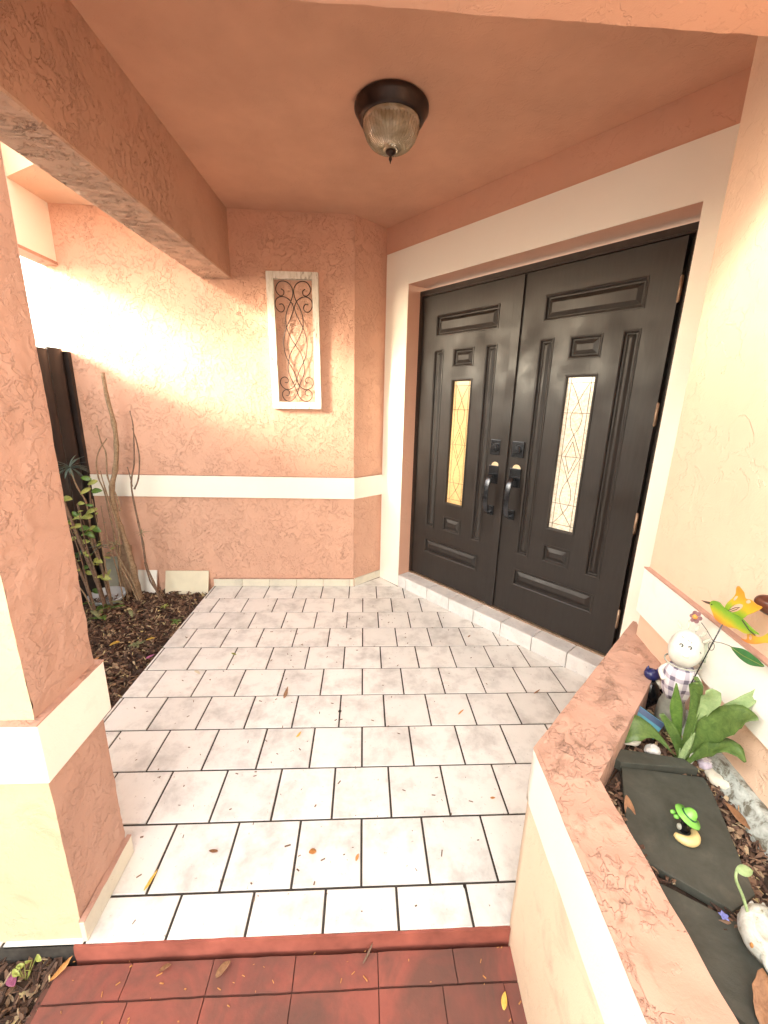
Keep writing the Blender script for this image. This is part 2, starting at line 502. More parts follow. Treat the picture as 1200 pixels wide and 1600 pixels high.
# ------------------------------------------------------------------ mulch beds
def chips(name, region, n, z, size, lab, cat, parent=None, seed=1, mat=None, zj=.012):
    rnd = random.Random(seed); mb = MB()
    for _ in range(n):
        while True:
            x, y_ = rnd.uniform(region[0], region[1]), rnd.uniform(region[2], region[3])
            if len(region) < 5 or region[4](x, y_): break
        L = rnd.uniform(.4, 1.3) * size; W = L * rnd.uniform(.15, .55); T = rnd.uniform(.001, .0035)
        a = rnd.uniform(0, 2 * pi); tl = rnd.gauss(0, .45); rl = rnd.gauss(0, .6)
        R = Matrix.Rotation(a, 3, 'Z') @ Matrix.Rotation(tl, 3, 'Y') @ Matrix.Rotation(rl, 3, 'X')
        zz = z + rnd.uniform(0, zj) + .012 * noise.noise(Vector((x * 5, y_ * 5, 0)))
        c = Vector((x, y_, zz)); k = len(mb.v)
        bend = rnd.uniform(-.25, .25) * L
        pts = [(-L / 2, -W * .3, 0), (-L * .1, -W / 2, bend * .4), (L / 2, -W * .15, 0), (L * .45, W * .25, 0), (0, W / 2, bend * .5), (-L * .45, W * .3, 0)]
        for p in pts: mb.v.append(tuple(c + R @ Vector(p)))
        for p in pts: mb.v.append(tuple(c + R @ (Vector(p) + Vector((0, 0, -T)))))
        mb.f.append(tuple(range(k, k + 6))); mb.f.append(tuple(range(k + 11, k + 5, -1)))
        for i in range(6):
            j = (i + 1) % 6; mb.f.append((k + j, k + i, k + 6 + i, k + 6 + j))
    o = mb.build(name, mat or m_chip, parent); tag(o, lab, cat, kind='stuff'); return o
b = MB(); b.grid((-2.4, -3.4, -.045), (XL - .001, -3.4, -.045), (XL - .001, .0, -.045), (-2.4, 0, -.045), .04)
b.disp(.006, 5)
tag(b.build('garden_bed_soil', m_soil, smooth=True), kind='structure')
chips('mulch', (-1.93, XL - .004, -2.0, -.004), 9000, -.036, .034, 'brown shredded bark mulch over the bed between the tiles and the fence', 'mulch', seed=3, zj=.02)
b = MB(); b.grid((-2.0, -3.4, -.075), (-.768, -3.4, -.075), (-.768, YF + .02, -.075), (-2.0, YF + .02, -.075), .03); b.disp(.005, 7)
tag(b.build('border_soil', m_soil, smooth=True), kind='structure')
chips('leaf_litter', (-1.15, -.765, -2.50, -2.137), 1500, -.07, .034, 'dry leaf litter and bark below the cream pillar beside the red pavers', 'leaf litter', seed=8, zj=.02)

# ------------------------------------------------------------------ back wall (with the angled return)
bw = empty('back_wall', (-1, 0, 0), label='pink stucco wall with a cream band, facing you behind the tiled floor and the mulch', cat='wall')
W2 = (BX, 0.0); C2 = (O.x, O.y)
b = MB(); b.prism([(-1.975, 0), (BX, 0), (C2[0], C2[1]), (.30, .35), (-1.975, .35)], -.12, 2.9)
b.build('wall_body', m_wall, bw, world=True)
pv = .014
dv = Vector((C2[0] - BX, C2[1])).normalized(); nv = Vector((dv.y, -dv.x))
mk = (BX + nv.x * pv + .006 * 0, -pv)  # mitre handled below
def mitre(off):
    # intersection of y=-off with the angled line pushed out by off
    px, py = BX + nv.x * off, nv.y * off
    t = (-off - py) / dv.y; return (px + dv.x * t, -off)
def band_on_back(name, z0, z1, off, mat, x0=-1.9, res=None):
    mi = mitre(off); e = (C2[0] + nv.x * off - dv.x * .0, C2[1] + nv.y * off)
    b = MB(); b.prism([(x0, -off), mi, e, (e[0] - nv.x * (off - .0), e[1] - nv.y * (off - .0)), (BX, 0), (x0, 0)], z0, z1)
    # slightly let into the wall so no faces are coplanar
    return b.build(name, mat, bw, world=True)
band_on_back('trim_band', .692, .845, pv, m_trim)
band_on_back('band_ledge', .8455, .848, pv + .001, m_cap)
# skirting tiles
sx = [-.506 + S * k for k in range(-3, 3)]
xs = [XL + .006] + [x for x in sx if XL + .02 < x < BX - .005]
mi = mitre(.010)
xs.append(mi[0])
for i in range(len(xs) - 1):
    b = MB(); b.box(xs[i] + .0012, xs[i + 1] - (.0012 if i < len(xs) - 2 else 0), -.010, .001, .0015, .061)
    b.build('skirting_tile', m_skirt, bw, world=True, bevel=.0012)
Lr = (Vector(C2) - Vector((BX, 0))).length
for t0, t1 in ((.010, Lr * .78), (Lr * .78 + .003, Lr - .003)):
    a0 = Vector((BX, 0)) + dv * t0; a1 = Vector((BX, 0)) + dv * t1
    b = MB(); b.prism([tuple(a0 + nv * .010), tuple(a1 + nv * .010), tuple(a1 - nv * .001), tuple(a0 - nv * .001)], .0015, .061)
    b.build('skirting_tile', m_skirt, bw, world=True, bevel=.0012)
b = MB(); b.box(XL + .006, mi[0], -.0125, -.001, .0612, .066, .02); b.disp(.001, 40); b.build('skirting_top', m_cap, bw, world=True, auto=.6)

# ------------------------------------------------------------------ door wall
dw = empty('door_wall', (*O, 0), TH, label='pink entrance wall at an angle with a wide cream surround round the double door', cat='wall')
T0, T1, ZT = .224, 1.777, 2.118             # opening
TE = 2.12
b = MB()
b.box(-.20, T0, .0, .11, -.12, 2.9); b.box(T1, TE, .0, .11, -.12, 2.9); b.box(T0, T1, .0, .11, ZT, 2.9)
b.build('wall_body', m_wall_smooth, dw)
b = MB(); b.box(-.30, T0 - .012, .11, .26, -.12, 2.9); b.box(T1 + .012, TE, .11, .26, -.12, 2.9); b.box(T0 - .012, T1 + .012, .11, .26, ZT + .01, 2.9)
b.build('wall_core', m_wall_smooth, dw)
# cream surround, 6 mm proud, butted pieces
b = MB(); b.box(.012, T0 - .0, -.006, .0, .0, 2.33, .03)
b.build('surround_left', m_trim, dw, smooth=False)['label'] = 'left upright of the cream surround'
b = MB(); b.box(T1 + .0, 2.05, -.006, .0, .0, 2.33)
b.build('surround_right', m_trim, dw)
b = MB(); b.box(T0, T1, -.006, .0, ZT, 2.33)
b.build('surround_head', m_trim, dw)
# step with nosing tiles
st = empty('door_step', (*O, 0), TH, label='low step of pale grey edge tiles in front of the black double door', cat='step')
jt = [T0, .313, .526, .730, .935, 1.139, 1.344, 1.548, 1.752, 1.90]
b = MB(); b.box(T0 + .001, 1.93, .004, .125, -.004, .083); b.build('mortar', m_grout, st)
for i in range(len(jt) - 1):
    a0, a1 = jt[i] + .0026, jt[i + 1] - .0026
    b = MB(); b.poly([(a0, -.006, .002), (a1, -.006, .002), (a1, -.006, .086), (a0, -.006, .086)])
    k = len(b.v)
    prof = [(.006, .002), (-.007, .002), (-.0075, .083), (-.0055, .0885), (-.001, .0905), (.112, .0905), (.112, .082), (.006, .082)]
    b = MB(); n_ = len(prof)
    b.v = [(a0, p, z) for p, z in prof] + [(a1, p, z) for p, z in prof]
    b.f = [tuple(range(n_ - 1, -1, -1)), tuple(range(n_, 2 * n_))] + [(j, (j + 1) % n_, n_ + (j + 1) % n_, n_ + j) for j in range(n_)]
    b.build('nosing_tile', m_step, st)

# ------------------------------------------------------------------ double door
dd = empty('double_door', (*DW(0, .11), 0), TH, label='black panelled double entrance door with leaded glass and curved handles', cat='door')
b = MB()
FR = .027
b.box(T0 - .010, T0 + FR - .010, .000, .10, .100, 2.092); b.box(T1 - .03, T1 + .006, .000, .10, .100, 2.092); b.box(T0 + FR - .010, T1 - .03, .000, .10, 2.064, 2.092)
b.box(T0 + FR - .010, T0 + FR - .003, .004, .10, .100, 2.064); b.box(T1 - .037, T1 - .03, .004, .10, .100, 2.064); b.box(T0 + FR - .003, T1 - .037, .004, .10, 2.057, 2.064)
b.build('door_frame', m_doorframe, dd)
b = MB(); b.box(T0 - .005, T1, -.003, .09, .0905, .1005); b.build('threshold', m_brass, dd)
b = MB(); b.box(T0, T1, .062, .08, .1006, 2.06); b.build('inner_stop', m_doorframe, dd)

LW = .728; LH0, LH1 = .104, 2.054
def panel_mesh(x0, x1, z0, z1, field=.020):
    """moulded raised panel that sits in its opening; y=0 is the door face, +y inward"""
    mb = MB()
    loops = [(0, .0), (0.0, -.0035), (.006, -.0045), (.011, -.001), (.014, .011), (.019, .0125), (.021, .0125), (.021 + field, .003), (.024 + field, .002)]
    k = []
    for ins, y_ in loops:
        ins = min(ins, (x1 - x0) / 2 - .0005, (z1 - z0) / 2 - .0005)
        k.append(len(mb.v)); mb.v += [(x0 + ins, y_, z0 + ins), (x1 - ins, y_, z0 + ins), (x1 - ins, y_, z1 - ins), (x0 + ins, y_, z1 - ins)]
    for a, c in zip(k, k[1:]):
        for i in range(4):
            j = (i + 1) % 4; mb.f.append((a + i, a + j, c + j, c + i))
    mb.f.append(tuple(k[-1] + i for i in range(4)))
    return mb
PAN = [(.131, .608, 1.80, 1.93), (.288, .450, 1.605, 1.715), (.124, .206, .50, 1.718), (.533, .612, .50, 1.718),
       (.288, .444, .503, .612), (.124, .600, .298, .408)]
GL = (.288, .452, .698, 1.530)
def leaf_door(ox, mirror, glass, lab):
    lf = empty('door_leaf', (ox, .012, 0)); lf.parent = dd; lf['label'] = lab
    rects = PAN + [GL]
    xc = sorted({0, LW} | {r[0] for r in rects} | {r[1] for r in rects}); zc = sorted({LH0, LH1} | {r[2] for r in rects} | {r[3] for r in rects})
    mb = MB()
    for i in range(len(xc) - 1):
        for j in range(len(zc) - 1):
            cx, cz = (xc[i] + xc[i + 1]) / 2, (zc[j] + zc[j + 1]) / 2
            if any(r[0] < cx < r[1] and r[2] < cz < r[3] for r in rects): continue
            mb.poly([(xc[i], 0, zc[j]), (xc[i + 1], 0, zc[j]), (xc[i + 1], 0, zc[j + 1]), (xc[i], 0, zc[j + 1])])
    e = [(0, LH0), (LW, LH0), (LW, LH1), (0, LH1)]
    for i in range(4):
        a, c = e[i], e[(i + 1) % 4]; mb.poly([(a[0], 0, a[1]), (a[0], .045, a[1]), (c[0], .045, c[1]), (c[0], 0, c[1])])
    mb.poly([(0, .045, LH0), (0, .045, LH1), (LW, .045, LH1), (LW, .045, LH0)])
    mb.build('leaf_body', m_door, lf)
    for r in PAN:
        panel_mesh(*r, field=(.012 if r[1] - r[0] < .1 else .018)).build('panel', m_door, lf)
    # glass opening
    x0, x1, z0, z1 = GL; mb = MB(); k = []
    for ins, y_ in [(0, 0), (0, -.004), (.005, -.005), (.010, -.002), (.013, .012), (.013, .022)]:
        k.append(len(mb.v)); mb.v += [(x0 + ins, y_, z0 + ins), (x1 - ins, y_, z0 + ins), (x1 - ins, y_, z1 - ins), (x0 + ins, y_, z1 - ins)]
    for a, c in zip(k, k[1:]):
        for i in range(4): mb.f.append((a + i, a + (i + 1) % 4, c + (i + 1) % 4, c + i))
    mb.build('glazing_bead', m_door, lf)
    gx0, gx1, gz0, gz1 = x0 + .012, x1 - .012, z0 + .012, z1 - .012
    mb = MB(); mb.box(gx0 - .004, gx1 + .004, .016, .021, gz0 - .004, gz1 + .004); mb.build('glass_pane', glass, lf)
    cx = (gx0 + gx1) / 2; hw = (gx1 - gx0) / 2; H = gz1 - gz0
    mb = MB()
    def q(u, v): return (cx + u * hw, .0145, gz0 + v * H)
    def ln(pts, r=.0013): mb.tube([q(*p) for p in pts], r, 5)
    for u in (-.72, .72): ln([(u, 0), (u, 1)])
    for v in (.035, .18, .5, .78, .965): ln([(-1, v), (1, v)])
    for s_ in (-1, 1):
        ln([(s_ * x_, v) for x_, v in [(p[0], p[1]) for p in spline2([(.66, .965), (.25, .90), (-.15, .82), (-.42, .76), (-.3, .69), (0, .645)])]])
        ln([(s_ * x_, v) for x_, v in spline2([(.72, .035), (.25, .09), (-.2, .15), (-.42, .22), (-.3, .29), (0, .345)])])
        ln([(0, .645), (s_ * .72, .5), (0, .345)])
        ln([(0, .60), (s_ * .42, .5), (0, .39)])
    mb.build('lead_came', m_came, lf, smooth=True)
    return lf
def spline2(pts): return [(p.x, p.y) for p in spline([Vector((a, c, 0)) for a, c in pts], 5)]
lfL = leaf_door(.240, False, m_pane_l, 'left door leaf with amber toned leaded glass')
lfR = leaf_door(.988, True, m_pane_r, 'right door leaf with pale cream leaded glass')
def hardware(lf, cx):
    mb = MB(); mb.box(cx - .038, cx + .038, -.012, -.0005, 1.080, 1.172); mb.build('deadbolt_plate', m_metal_black, lf, bevel=.002)
    mb = MB(); mb.lathe([(.024, 0), (.024, .010), (.021, .014), (.006, .0145)], (cx, -.012, 1.126), 24, (0, -1, 0)); mb.lathe([(.013, .0), (.013, .004), (.003, .0045)], (cx, -.0265, 1.126), 20, (0, -1, 0))
    mb.build('deadbolt_cylinder', m_metal_black, lf, auto=.5)
    mb = MB(); mb.lathe([(.026, 0), (.026, .0012)], (cx, 0, 1.012), 24, (0, -1, 0)); mb.build('unpainted_patch', m_bare, lf)
    mb = MB(); mb.box(cx - .036, cx + .036, -.013, -.001, .905, 1.016); mb.build('handle_plate', m_metal_black, lf, bevel=.002)
    mb = MB(); mb.box(cx - .022, cx + .022, -.012, -.001, .705, .765); mb.build('handle_foot_plate', m_metal_black, lf, bevel=.002)
    mb = MB(); pr = []
    pts = spline([(cx, -.010, .955), (cx, -.035, .962), (cx, -.058, .935), (cx, -.072, .88), (cx, -.074, .82), (cx, -.066, .765), (cx, -.048, .728), (cx, -.012, .725)], 5)
    for i, p in enumerate(pts):
        t = (pts[min(i + 1, len(pts) - 1)] - pts[max(i - 1, 0)]).normalized(); w = Vector((1, 0, 0)); n_ = t.cross(w)
        u = i / (len(pts) - 1); hw = .011 + .006 * sin(pi * u); ht = .0045
        pr.append([p + w * hw + n_ * ht, p - w * hw + n_ * ht, p - w * hw * .9 - n_ * ht, p + w * hw * .9 - n_ * ht])
    k = 0
    for q4 in pr: mb.v += [tuple(x) for x in q4]
    for i in range(len(pr) - 1):
        for a in range(4): mb.f.append((i * 4 + a, i * 4 + (a + 1) % 4, i * 4 + 4 + (a + 1) % 4, i * 4 + 4 + a))
    mb.f.append((3, 2, 1, 0)); L = len(pr) * 4; mb.f.append((L - 4, L - 3, L - 2, L - 1))
    mb.build('handle_grip', m_metal_black, lf, bevel=.0015, auto=.6)
    mb = MB(); mb.tube([(cx - .016, -.014, .948), (cx - .008, -.034, .957), (cx + .008, -.034, .957), (cx + .016, -.014, .948)], .005, 8); mb.build('thumb_latch', m_metal_black, lf, smooth=True)
hardware(lfL, .672); hardware(lfR, .070)
def hinges(lf, x):
    for z in (1.855, 1.345, .835, .325):
        mb = MB(); mb.tube([(x, -.004, z - .052), (x, -.004, z + .052)], .0045, 10); mb.box(x - .006, x + .006, -.004, -.0005, z - .048, z + .048)
        mb.build('hinge', m_brass, lf, auto=.5)
hinges(lfL, -.004); hinges(lfR, LW + .004)
mb = MB(); mb.box(.700, .728 + .028, -.012, -.0005, LH0 + .002, LH1 - .002)
mb.build('meeting_astragal', m_door, lfL, bevel=.002)

# ------------------------------------------------------------------ ceiling, beams
ce = MB(); ce.prism([(-1.04, -2.135), (1.1, -2.135), (1.9, -1.6), (1.2, -.3), DW(0, .05), (BX, .02), (-1.04, .02)], ZC, 2.9)
tag(ce.build('porch_ceiling', m_ceiling), kind='structure')
lbe = empty('roof_beam', (-.95, -1, 2.3), label='rough pink stucco beam running from the front pillar to the back wall', cat='beam')
def skew(mb):
    # the beam runs slightly out of square and sags a little towards the pillar
    mb.v = [(p[0] + .025 * p[1], p[1], p[2] + (.020 * p[1] if p[2] < 2.2 else 0)) for p in mb.v]
lb = MB(); lb.box(-1.04, -.855, -1.93, -.0005, 2.112, ZC - .001, .02); lb.disp(.0015, 14); skew(lb)
lb.build('beam_body', m_beam, lbe, world=True, auto=.7)
lb = MB(); lb.box(-1.042, -.853, -1.93, -.0006, 2.104, 2.1135, .005)
def underfn(p):
    q_ = Vector((p.x * 10 + p.y * 6, p.y * 26 - p.x * 9, 3)); v = noise.noise(q_) + .45 * noise.noise(q_ * 2.7) + .25 * noise.noise(q_ * 6)
    ed = min(1, min(p.x + 1.042, -.853 - p.x) / .012)
    return Vector((0, 0, ed * (-.007 * max(0, min(1, (v - .08) * 7)) - .0015 * noise.noise(q_ * 5)))) if p.z < 2.109 else Vector((0, 0, 0))
lb.disp(.0012, 14, 0, underfn); skew(lb); lb.build('beam_underside', m_under, lbe, world=True, auto=.9)
fb = MB(); fb.box(-1.2, 1.25, -2.13, -1.892, 2.10, ZC - .001, .02); fb.disp(.002, 24, 4)
tag(fb.build('roof_beam', m_wall_smooth, auto=.7), 'pink front beam crossing overhead above the entrance opening', 'beam')
# eave over the mulch bed
ev = empty('roof_eave', (-1.9, -.2, 2.3), label='pink eave over the mulch bed with a pale header beyond the roof beam', cat='eave')
b = MB(); b.prism([(-1.9, -.29), (-1.6, -.46), (-1.042, -.46), (-1.042, -.0005), (-1.9, -.0005)], 2.472, 2.9); b.build('soffit', m_rwall, ev, world=True)
b = MB(); b.box(-2.0, -1.902, -.60, .2, 2.158, 2.9); b.build('header', m_trim, ev, world=True)
b = MB(); b.box(-2.0, -1.896, -.60, .2, 2.140, 2.1575); b.build('header_edge', m_cap, ev, world=True)

# ------------------------------------------------------------------ pillar
col = empty('pillar', (-.91, -2.03, -.06), label='square pink stucco pillar with a cream band at the left front of the porch', cat='pillar')
CX0, CX1, CY0, CY1 = -1.12, -.716, -2.125, -1.925
def ridgefn(nrm):
    def f(p):
        v = abs(noise.noise(p * 13) ) ; m_ = noise.noise(p * 5 + Vector((9, 3, 1)))
        h = max(0, 1 - v / .16) * max(0, min(1, (m_ - .02) * 5))
        return nrm * (h * .0030 + .003 * noise.noise(p * 9))
    return f
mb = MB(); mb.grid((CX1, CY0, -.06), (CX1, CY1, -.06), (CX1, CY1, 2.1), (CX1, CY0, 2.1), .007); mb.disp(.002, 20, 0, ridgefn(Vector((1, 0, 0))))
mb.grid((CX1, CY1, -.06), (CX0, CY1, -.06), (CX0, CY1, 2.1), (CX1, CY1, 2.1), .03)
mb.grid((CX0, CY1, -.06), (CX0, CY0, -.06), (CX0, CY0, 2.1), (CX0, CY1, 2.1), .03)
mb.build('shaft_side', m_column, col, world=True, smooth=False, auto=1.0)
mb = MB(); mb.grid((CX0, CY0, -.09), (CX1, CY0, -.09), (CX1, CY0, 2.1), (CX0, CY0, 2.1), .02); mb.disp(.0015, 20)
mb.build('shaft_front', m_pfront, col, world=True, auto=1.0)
mb = MB(); mb.box(CX0 - .016, CX1 + .016, CY0 - .016, CY1 + .016, .52, .672); mb.build('trim_band', m_trim_dirty, col, world=True, bevel=.003)
mb = MB(); mb.box(CX0 - .017, CX1 + .017, CY0 - .017, CY1 + .017, .6725, .676, .02); mb.disp(.0012, 40); mb.build('band_ledge', m_cap, col, world=True)
mb = MB(); mb.box(CX1 + .001, CX1 + .013, CY0 - .008, CY1 + .010, .001, .066); mb.build('skirting_tile', m_skirt, col, world=True, bevel=.0012)
mb = MB(); mb.box(CX1 + .0, CX1 + .014, CY0 - .006, CY1 + .010, .0665, .071, .015); mb.disp(.002, 40, 2); mb.build('skirting_top', m_column, col, world=True, auto=.7)

# ------------------------------------------------------------------ right wall
rw = empty('right_wall', (*A_, 0), label='pale pink wall with a cream band, to the right of the door behind the planter', cat='wall')
e2 = DW(2.2, 0)
P_far = RWp(1.9)
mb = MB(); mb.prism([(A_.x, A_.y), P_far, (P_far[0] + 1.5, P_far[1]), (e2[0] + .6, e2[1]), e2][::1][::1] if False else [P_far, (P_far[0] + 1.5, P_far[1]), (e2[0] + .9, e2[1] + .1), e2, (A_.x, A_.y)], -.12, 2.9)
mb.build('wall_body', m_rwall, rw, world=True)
def rband(z0, z1, off, name, mat):
    mb = MB(); a = RWp(-.0, off); c = RWp(1.9, off)
    mb.prism([a, c, RWp(1.9, 0), RWp(0, 0)], z0, z1); return mb.build(name, mat, rw, world=True)
rband(.678, .838, .016, 'trim_band', m_trim_dirty); rband(.8385, .843, .018, 'band_ledge', m_column)

# ------------------------------------------------------------------ planter
pl = empty('planter', (.7, -2.4, 0), label='low stucco planter box with a worn pink top and cream side at the right', cat='planter')
H0 = .583
o0, o1, o2 = (.335, -3.3), (.410, -2.135), (1.035, -1.557)
i0, i1, i2 = (.450, -3.3), (.512, -2.217), (.945, -1.815)
mb = MB()
mb.grid((*o0, -.1), (*o1, -.1), (*o1, H0), (*o0, H0), .02)      # reversed below
mb.f = [f[::-1] for f in mb.f]
k = len(mb.f)
mb.grid((*o1, -.1), (*o2, -.1), (*o2, H0), (*o1, H0), .02); mb.grid((*i1, .3), (*i0, .3), (*i0, H0), (*i1, H0), .015); mb.grid((*i2, .3), (*i1, .3), (*i1, H0), (*i2, H0), .015)
mb.grid((*o0, H0), (*i0, H0), (*i1, H0), (*o1, H0), .009); mb.grid((*o1, H0), (*i1, H0), (*i2, H0), (*o2, H0), .009)
def capfn(p):
    if p.z < .5: return Vector((0, 0, 0))
    v = abs(noise.noise(p * 10)); m_ = noise.noise(p * 4 + Vector((2, 7, 1)))
    return Vector((0, 0, max(0, 1 - v / .08) * max(0, min(1, m_ * 4)) * .002 + .003 * noise.noise(p * 22)))
mb.disp(.0035, 16, 0, capfn)
mb.build('planter_wall', m_cap, pl, world=True, auto=.9)
# cream side and white band outside
def off2(p, q_, r_, d):   # offset corner
    p, q_, r_ = map(Vector, (p, q_, r_)); d1 = (q_ - p).normalized(); d2 = (r_ - q_).normalized()
    n1 = Vector((-d1.y, d1.x)); n2 = Vector((-d2.y, d2.x)); m_ = (n1 + n2).normalized(); return q_ + m_ * (d / m_.dot(n1))
def ring(d0, d1, z0, z1, name, mat):
    n1 = (Vector(o1) - Vector(o0)).normalized(); n1 = Vector((-n1.y, n1.x)); n2 = (Vector(o2) - Vector(o1)).normalized(); n2 = Vector((-n2.y, n2.x))
    a, c, e = Vector(o0) + n1 * d1, off2(o0, o1, o2, d1), Vector(o2) + n2 * d1
    a_, c_, e_ = Vector(o0) + n1 * d0, off2(o0, o1, o2, d0), Vector(o2) + n2 * d0
    mb = MB(); mb.prism([tuple(x) for x in (a, a_, c_, c)], z0, z1, .02); mb.prism([tuple(x) for x in (c, c_, e_, e)], z0, z1, .02)
    mb.disp(.0012, 18); return mb.build(name, mat, pl, world=True, auto=.8)
ring(-.002, .006, -.10, .432, 'planter_side', m_cream)
ring(-.002, .009, .4325, .5785, 'trim_band', m_trim)
ring(-.002, .0095, .579, .5815, 'band_ledge', m_cap)
# soil
mb = MB(); mb.grid((*i0, .495), (*RWp(1.9), .495), (*RWp(.2), .495), (*i1, .495), .02); mb.poly([(*i1, .495), (*RWp(.2), .495), (*i2, .495)]); mb.disp(.008, 12)
mb.build('soil', m_soil, pl, world=True, smooth=True)
def inpl(x, y_):
    # inside the planter trough
    f = lambda a, c: (c[0] - a[0]) * (y_ - a[1]) - (c[1] - a[1]) * (x - a[0])
    return f(i0, i1) < -.008 and f(i1, i2) < -.008 and (Vector((x, y_)) - A_).dot(RN) > .02
SL = [(.551, -2.267), (.543, -2.337), (.645, -2.421), (.708, -2.399), (.800, -2.200), (.812, -2.160), (.640, -2.085)]
def inslab(x, y_):
    c = [(SL[(i + 1) % 7][0] - SL[i][0]) * (y_ - SL[i][1]) - (SL[(i + 1) % 7][1] - SL[i][1]) * (x - SL[i][0]) > .0006 for i in range(7)]
    near = x < .70 and y_ < -2.45 and y_ > -2.62
    return all(c) or near or (x < .62 and y_ < -2.37)
chips('planter_mulch', (.5, .98, -2.7, -1.8, lambda x, y_: inpl(x, y_) and not inslab(x, y_)), 2200, .500, .020, 'dark bark chips and dead leaves covering the soil inside the stucco planter', 'mulch', seed=5, zj=.012)

# ------------------------------------------------------------------ ceiling lamp
LX, LY = .088, -.955
lamp = empty('ceiling_light', (LX, LY, ZC), label='dark bronze flush ceiling lamp with a seeded glass bowl and pointed finial', cat='lamp')
mb = MB(); mb.lathe([(.140, .0005), (.146, -.006), (.146, -.016), (.140, -.024), (.136, -.030), (.128, -.046), (.121, -.052), (.114, -.054), (.112, -.046), (.02, -.044)], (0, 0, 0), 64)
mb.build('canopy', m_bronze, lamp, auto=.7)
mb = MB(); mb.lathe([(.1115, -.045), (.1125, -.056), (.110, -.066), (.107, -.069), (.106, -.075), (.104, -.090), (.096, -.108), (.082, -.124), (.060, -.137), (.035, -.144), (.012, -.146)], (0, 0, 0), 64)
mb.build('glass_bowl', m_lampglass, lamp, smooth=True)
mb = MB()
for k in range(48):
    a = 2 * pi * k / 48; mb.tube([(r_ * cos(a), r_ * sin(a), h_) for r_, h_ in ((.1125, -.070), (.107, -.085), (.098, -.106), (.083, -.1245), (.060, -.1375), (.030, -.146))], .0011, 4)
mb.build('glass_ribs', m_lampglass, lamp, smooth=True)
mb = MB(); mb.lathe([(.004, -.142), (.018, -.145), (.021, -.150), (.018, -.156), (.008, -.162), (.004, -.165), (.0065, -.170), (.007, -.175), (.003, -.182), (.001, -.190)], (0, 0, 0), 24)
mb.build('finial', m_bronze, lamp, smooth=True)

# ------------------------------------------------------------------ wall art
art = empty('wall_art', (-.463, -.004, 1.735), label='distressed white wooden frame with brown iron scrollwork hung on the pink wall', cat='wall art', rot=(0, radians(-.7), 0))
hw, hh = .163, .417
for (x0, x1, z0, z1, nm) in ((-hw, -hw + .045, -hh, hh, 'frame_stile'), (hw - .040, hw, -hh, hh, 'frame_stile'), (-hw + .0455, hw - .0405, hh - .042, hh, 'frame_rail'), (-hw + .0455, hw - .0405, -hh, -hh + .045, 'frame_rail')):
    mb = MB(); mb.box(x0, x1, -.030, -.001, z0, z1, .02); mb.disp(.0007, 30); mb.build(nm, m_shabby, art, bevel=.0015)
K = .00060
CA = [(245, 245), (272, 265), (268, 300), (235, 312), (198, 280), (190, 235), (220, 185), (270, 170), (325, 190), (362, 240), (366, 300), (345, 365), (308, 440), (286, 530), (292, 620), (335, 720), (388, 805), (440, 880), (470, 970), (478, 1060), (462, 1130), (425, 1210), (400, 1290), (370, 1350), (320, 1390), (270, 1385), (235, 1345), (235, 1295), (270, 1268), (305, 1285), (300, 1325), (275, 1330)]
CB = [(220, 395), (255, 392), (275, 430), (255, 465), (215, 462), (178, 410), (185, 355), (225, 322), (280, 322), (335, 355), (368, 415), (362, 470), (325, 555), (290, 630), (262, 720), (258, 810), (275, 900), (305, 970), (350, 1050), (385, 1130), (382, 1195), (345, 1245), (290, 1265), (240, 1245), (210, 1195), (222, 1150), (262, 1132), (297, 1155), (290, 1190), (260, 1190)]
def art_pt(x, y_, s_): 
    c = 370 + (y_ - 165) * 28 / 1230
    return (s_ * (x - c) * K + .002, -.014, (780 - y_) * K)
for c_, yy in ((CA, 0), (CB, .003)):
    for s_ in (1, -1):
        mb = MB(); mb.tube([Vector(p) + Vector((0, yy + (.0015 * s_), 0)) for p in spline([art_pt(x, y_, s_) for x, y_ in c_], 5)], .0028, 6)
        mb.build('scroll_rod', m_iron, art, smooth=True)

# ------------------------------------------------------------------ fence
fn = empty('fence', (-1.95, -1.2, -.1), label='dark brown board fence standing along the left side of the mulch bed', cat='fence')
m_fence = simple('dark_brown_fence_board', (.018, .012, .011), .5, .25, 6, .002)
m_fpole = simple('dark_fence_rail', (.02, .014, .012), .5, .2, 20)
y = -.031; i = 0
rf = random.Random(4)
while y > -2.6:
    w = .125; top = 1.655 - (.012 if i % 2 else 0) + rf.uniform(-.006, .006)
    mb = MB(); n_ = 8; k = 0
    for z in (-.12, top):
        for a in range(n_ + 1):
            u = a / n_; mb.v.append((-1.938 + .022 * sin(pi * u), y - w * u, z))
        for a in range(n_, -1, -1):
            u = a / n_; mb.v.append((-1.950 + .022 * sin(pi * u), y - w * u, z))
    m2 = 2 * (n_ + 1); mb.f = [tuple(range(m2 - 1, -1, -1)), tuple(range(m2, 2 * m2))] + [(a, (a + 1) % m2, m2 + (a + 1) % m2, m2 + a) for a in range(m2)]
    mb.build('fence_board', m_fence, fn, world=True, auto=.9)
    y -= w + .004; i += 1
mb = MB(); mb.box(-1.99, -1.905, -.030, -.0008, -.12, 1.640); mb.build('sun_gap_post', m_fence, fn, world=True)  # extra post, added to stop sun leaking in between fence and wall
mb = MB(); mb.box(-1.985, -1.952, -2.65, -.01, 1.30, 1.36); mb.box(-1.985, -1.952, -2.65, -.01, .30, .36); mb.build('fence_rail', m_fpole, fn, world=True)

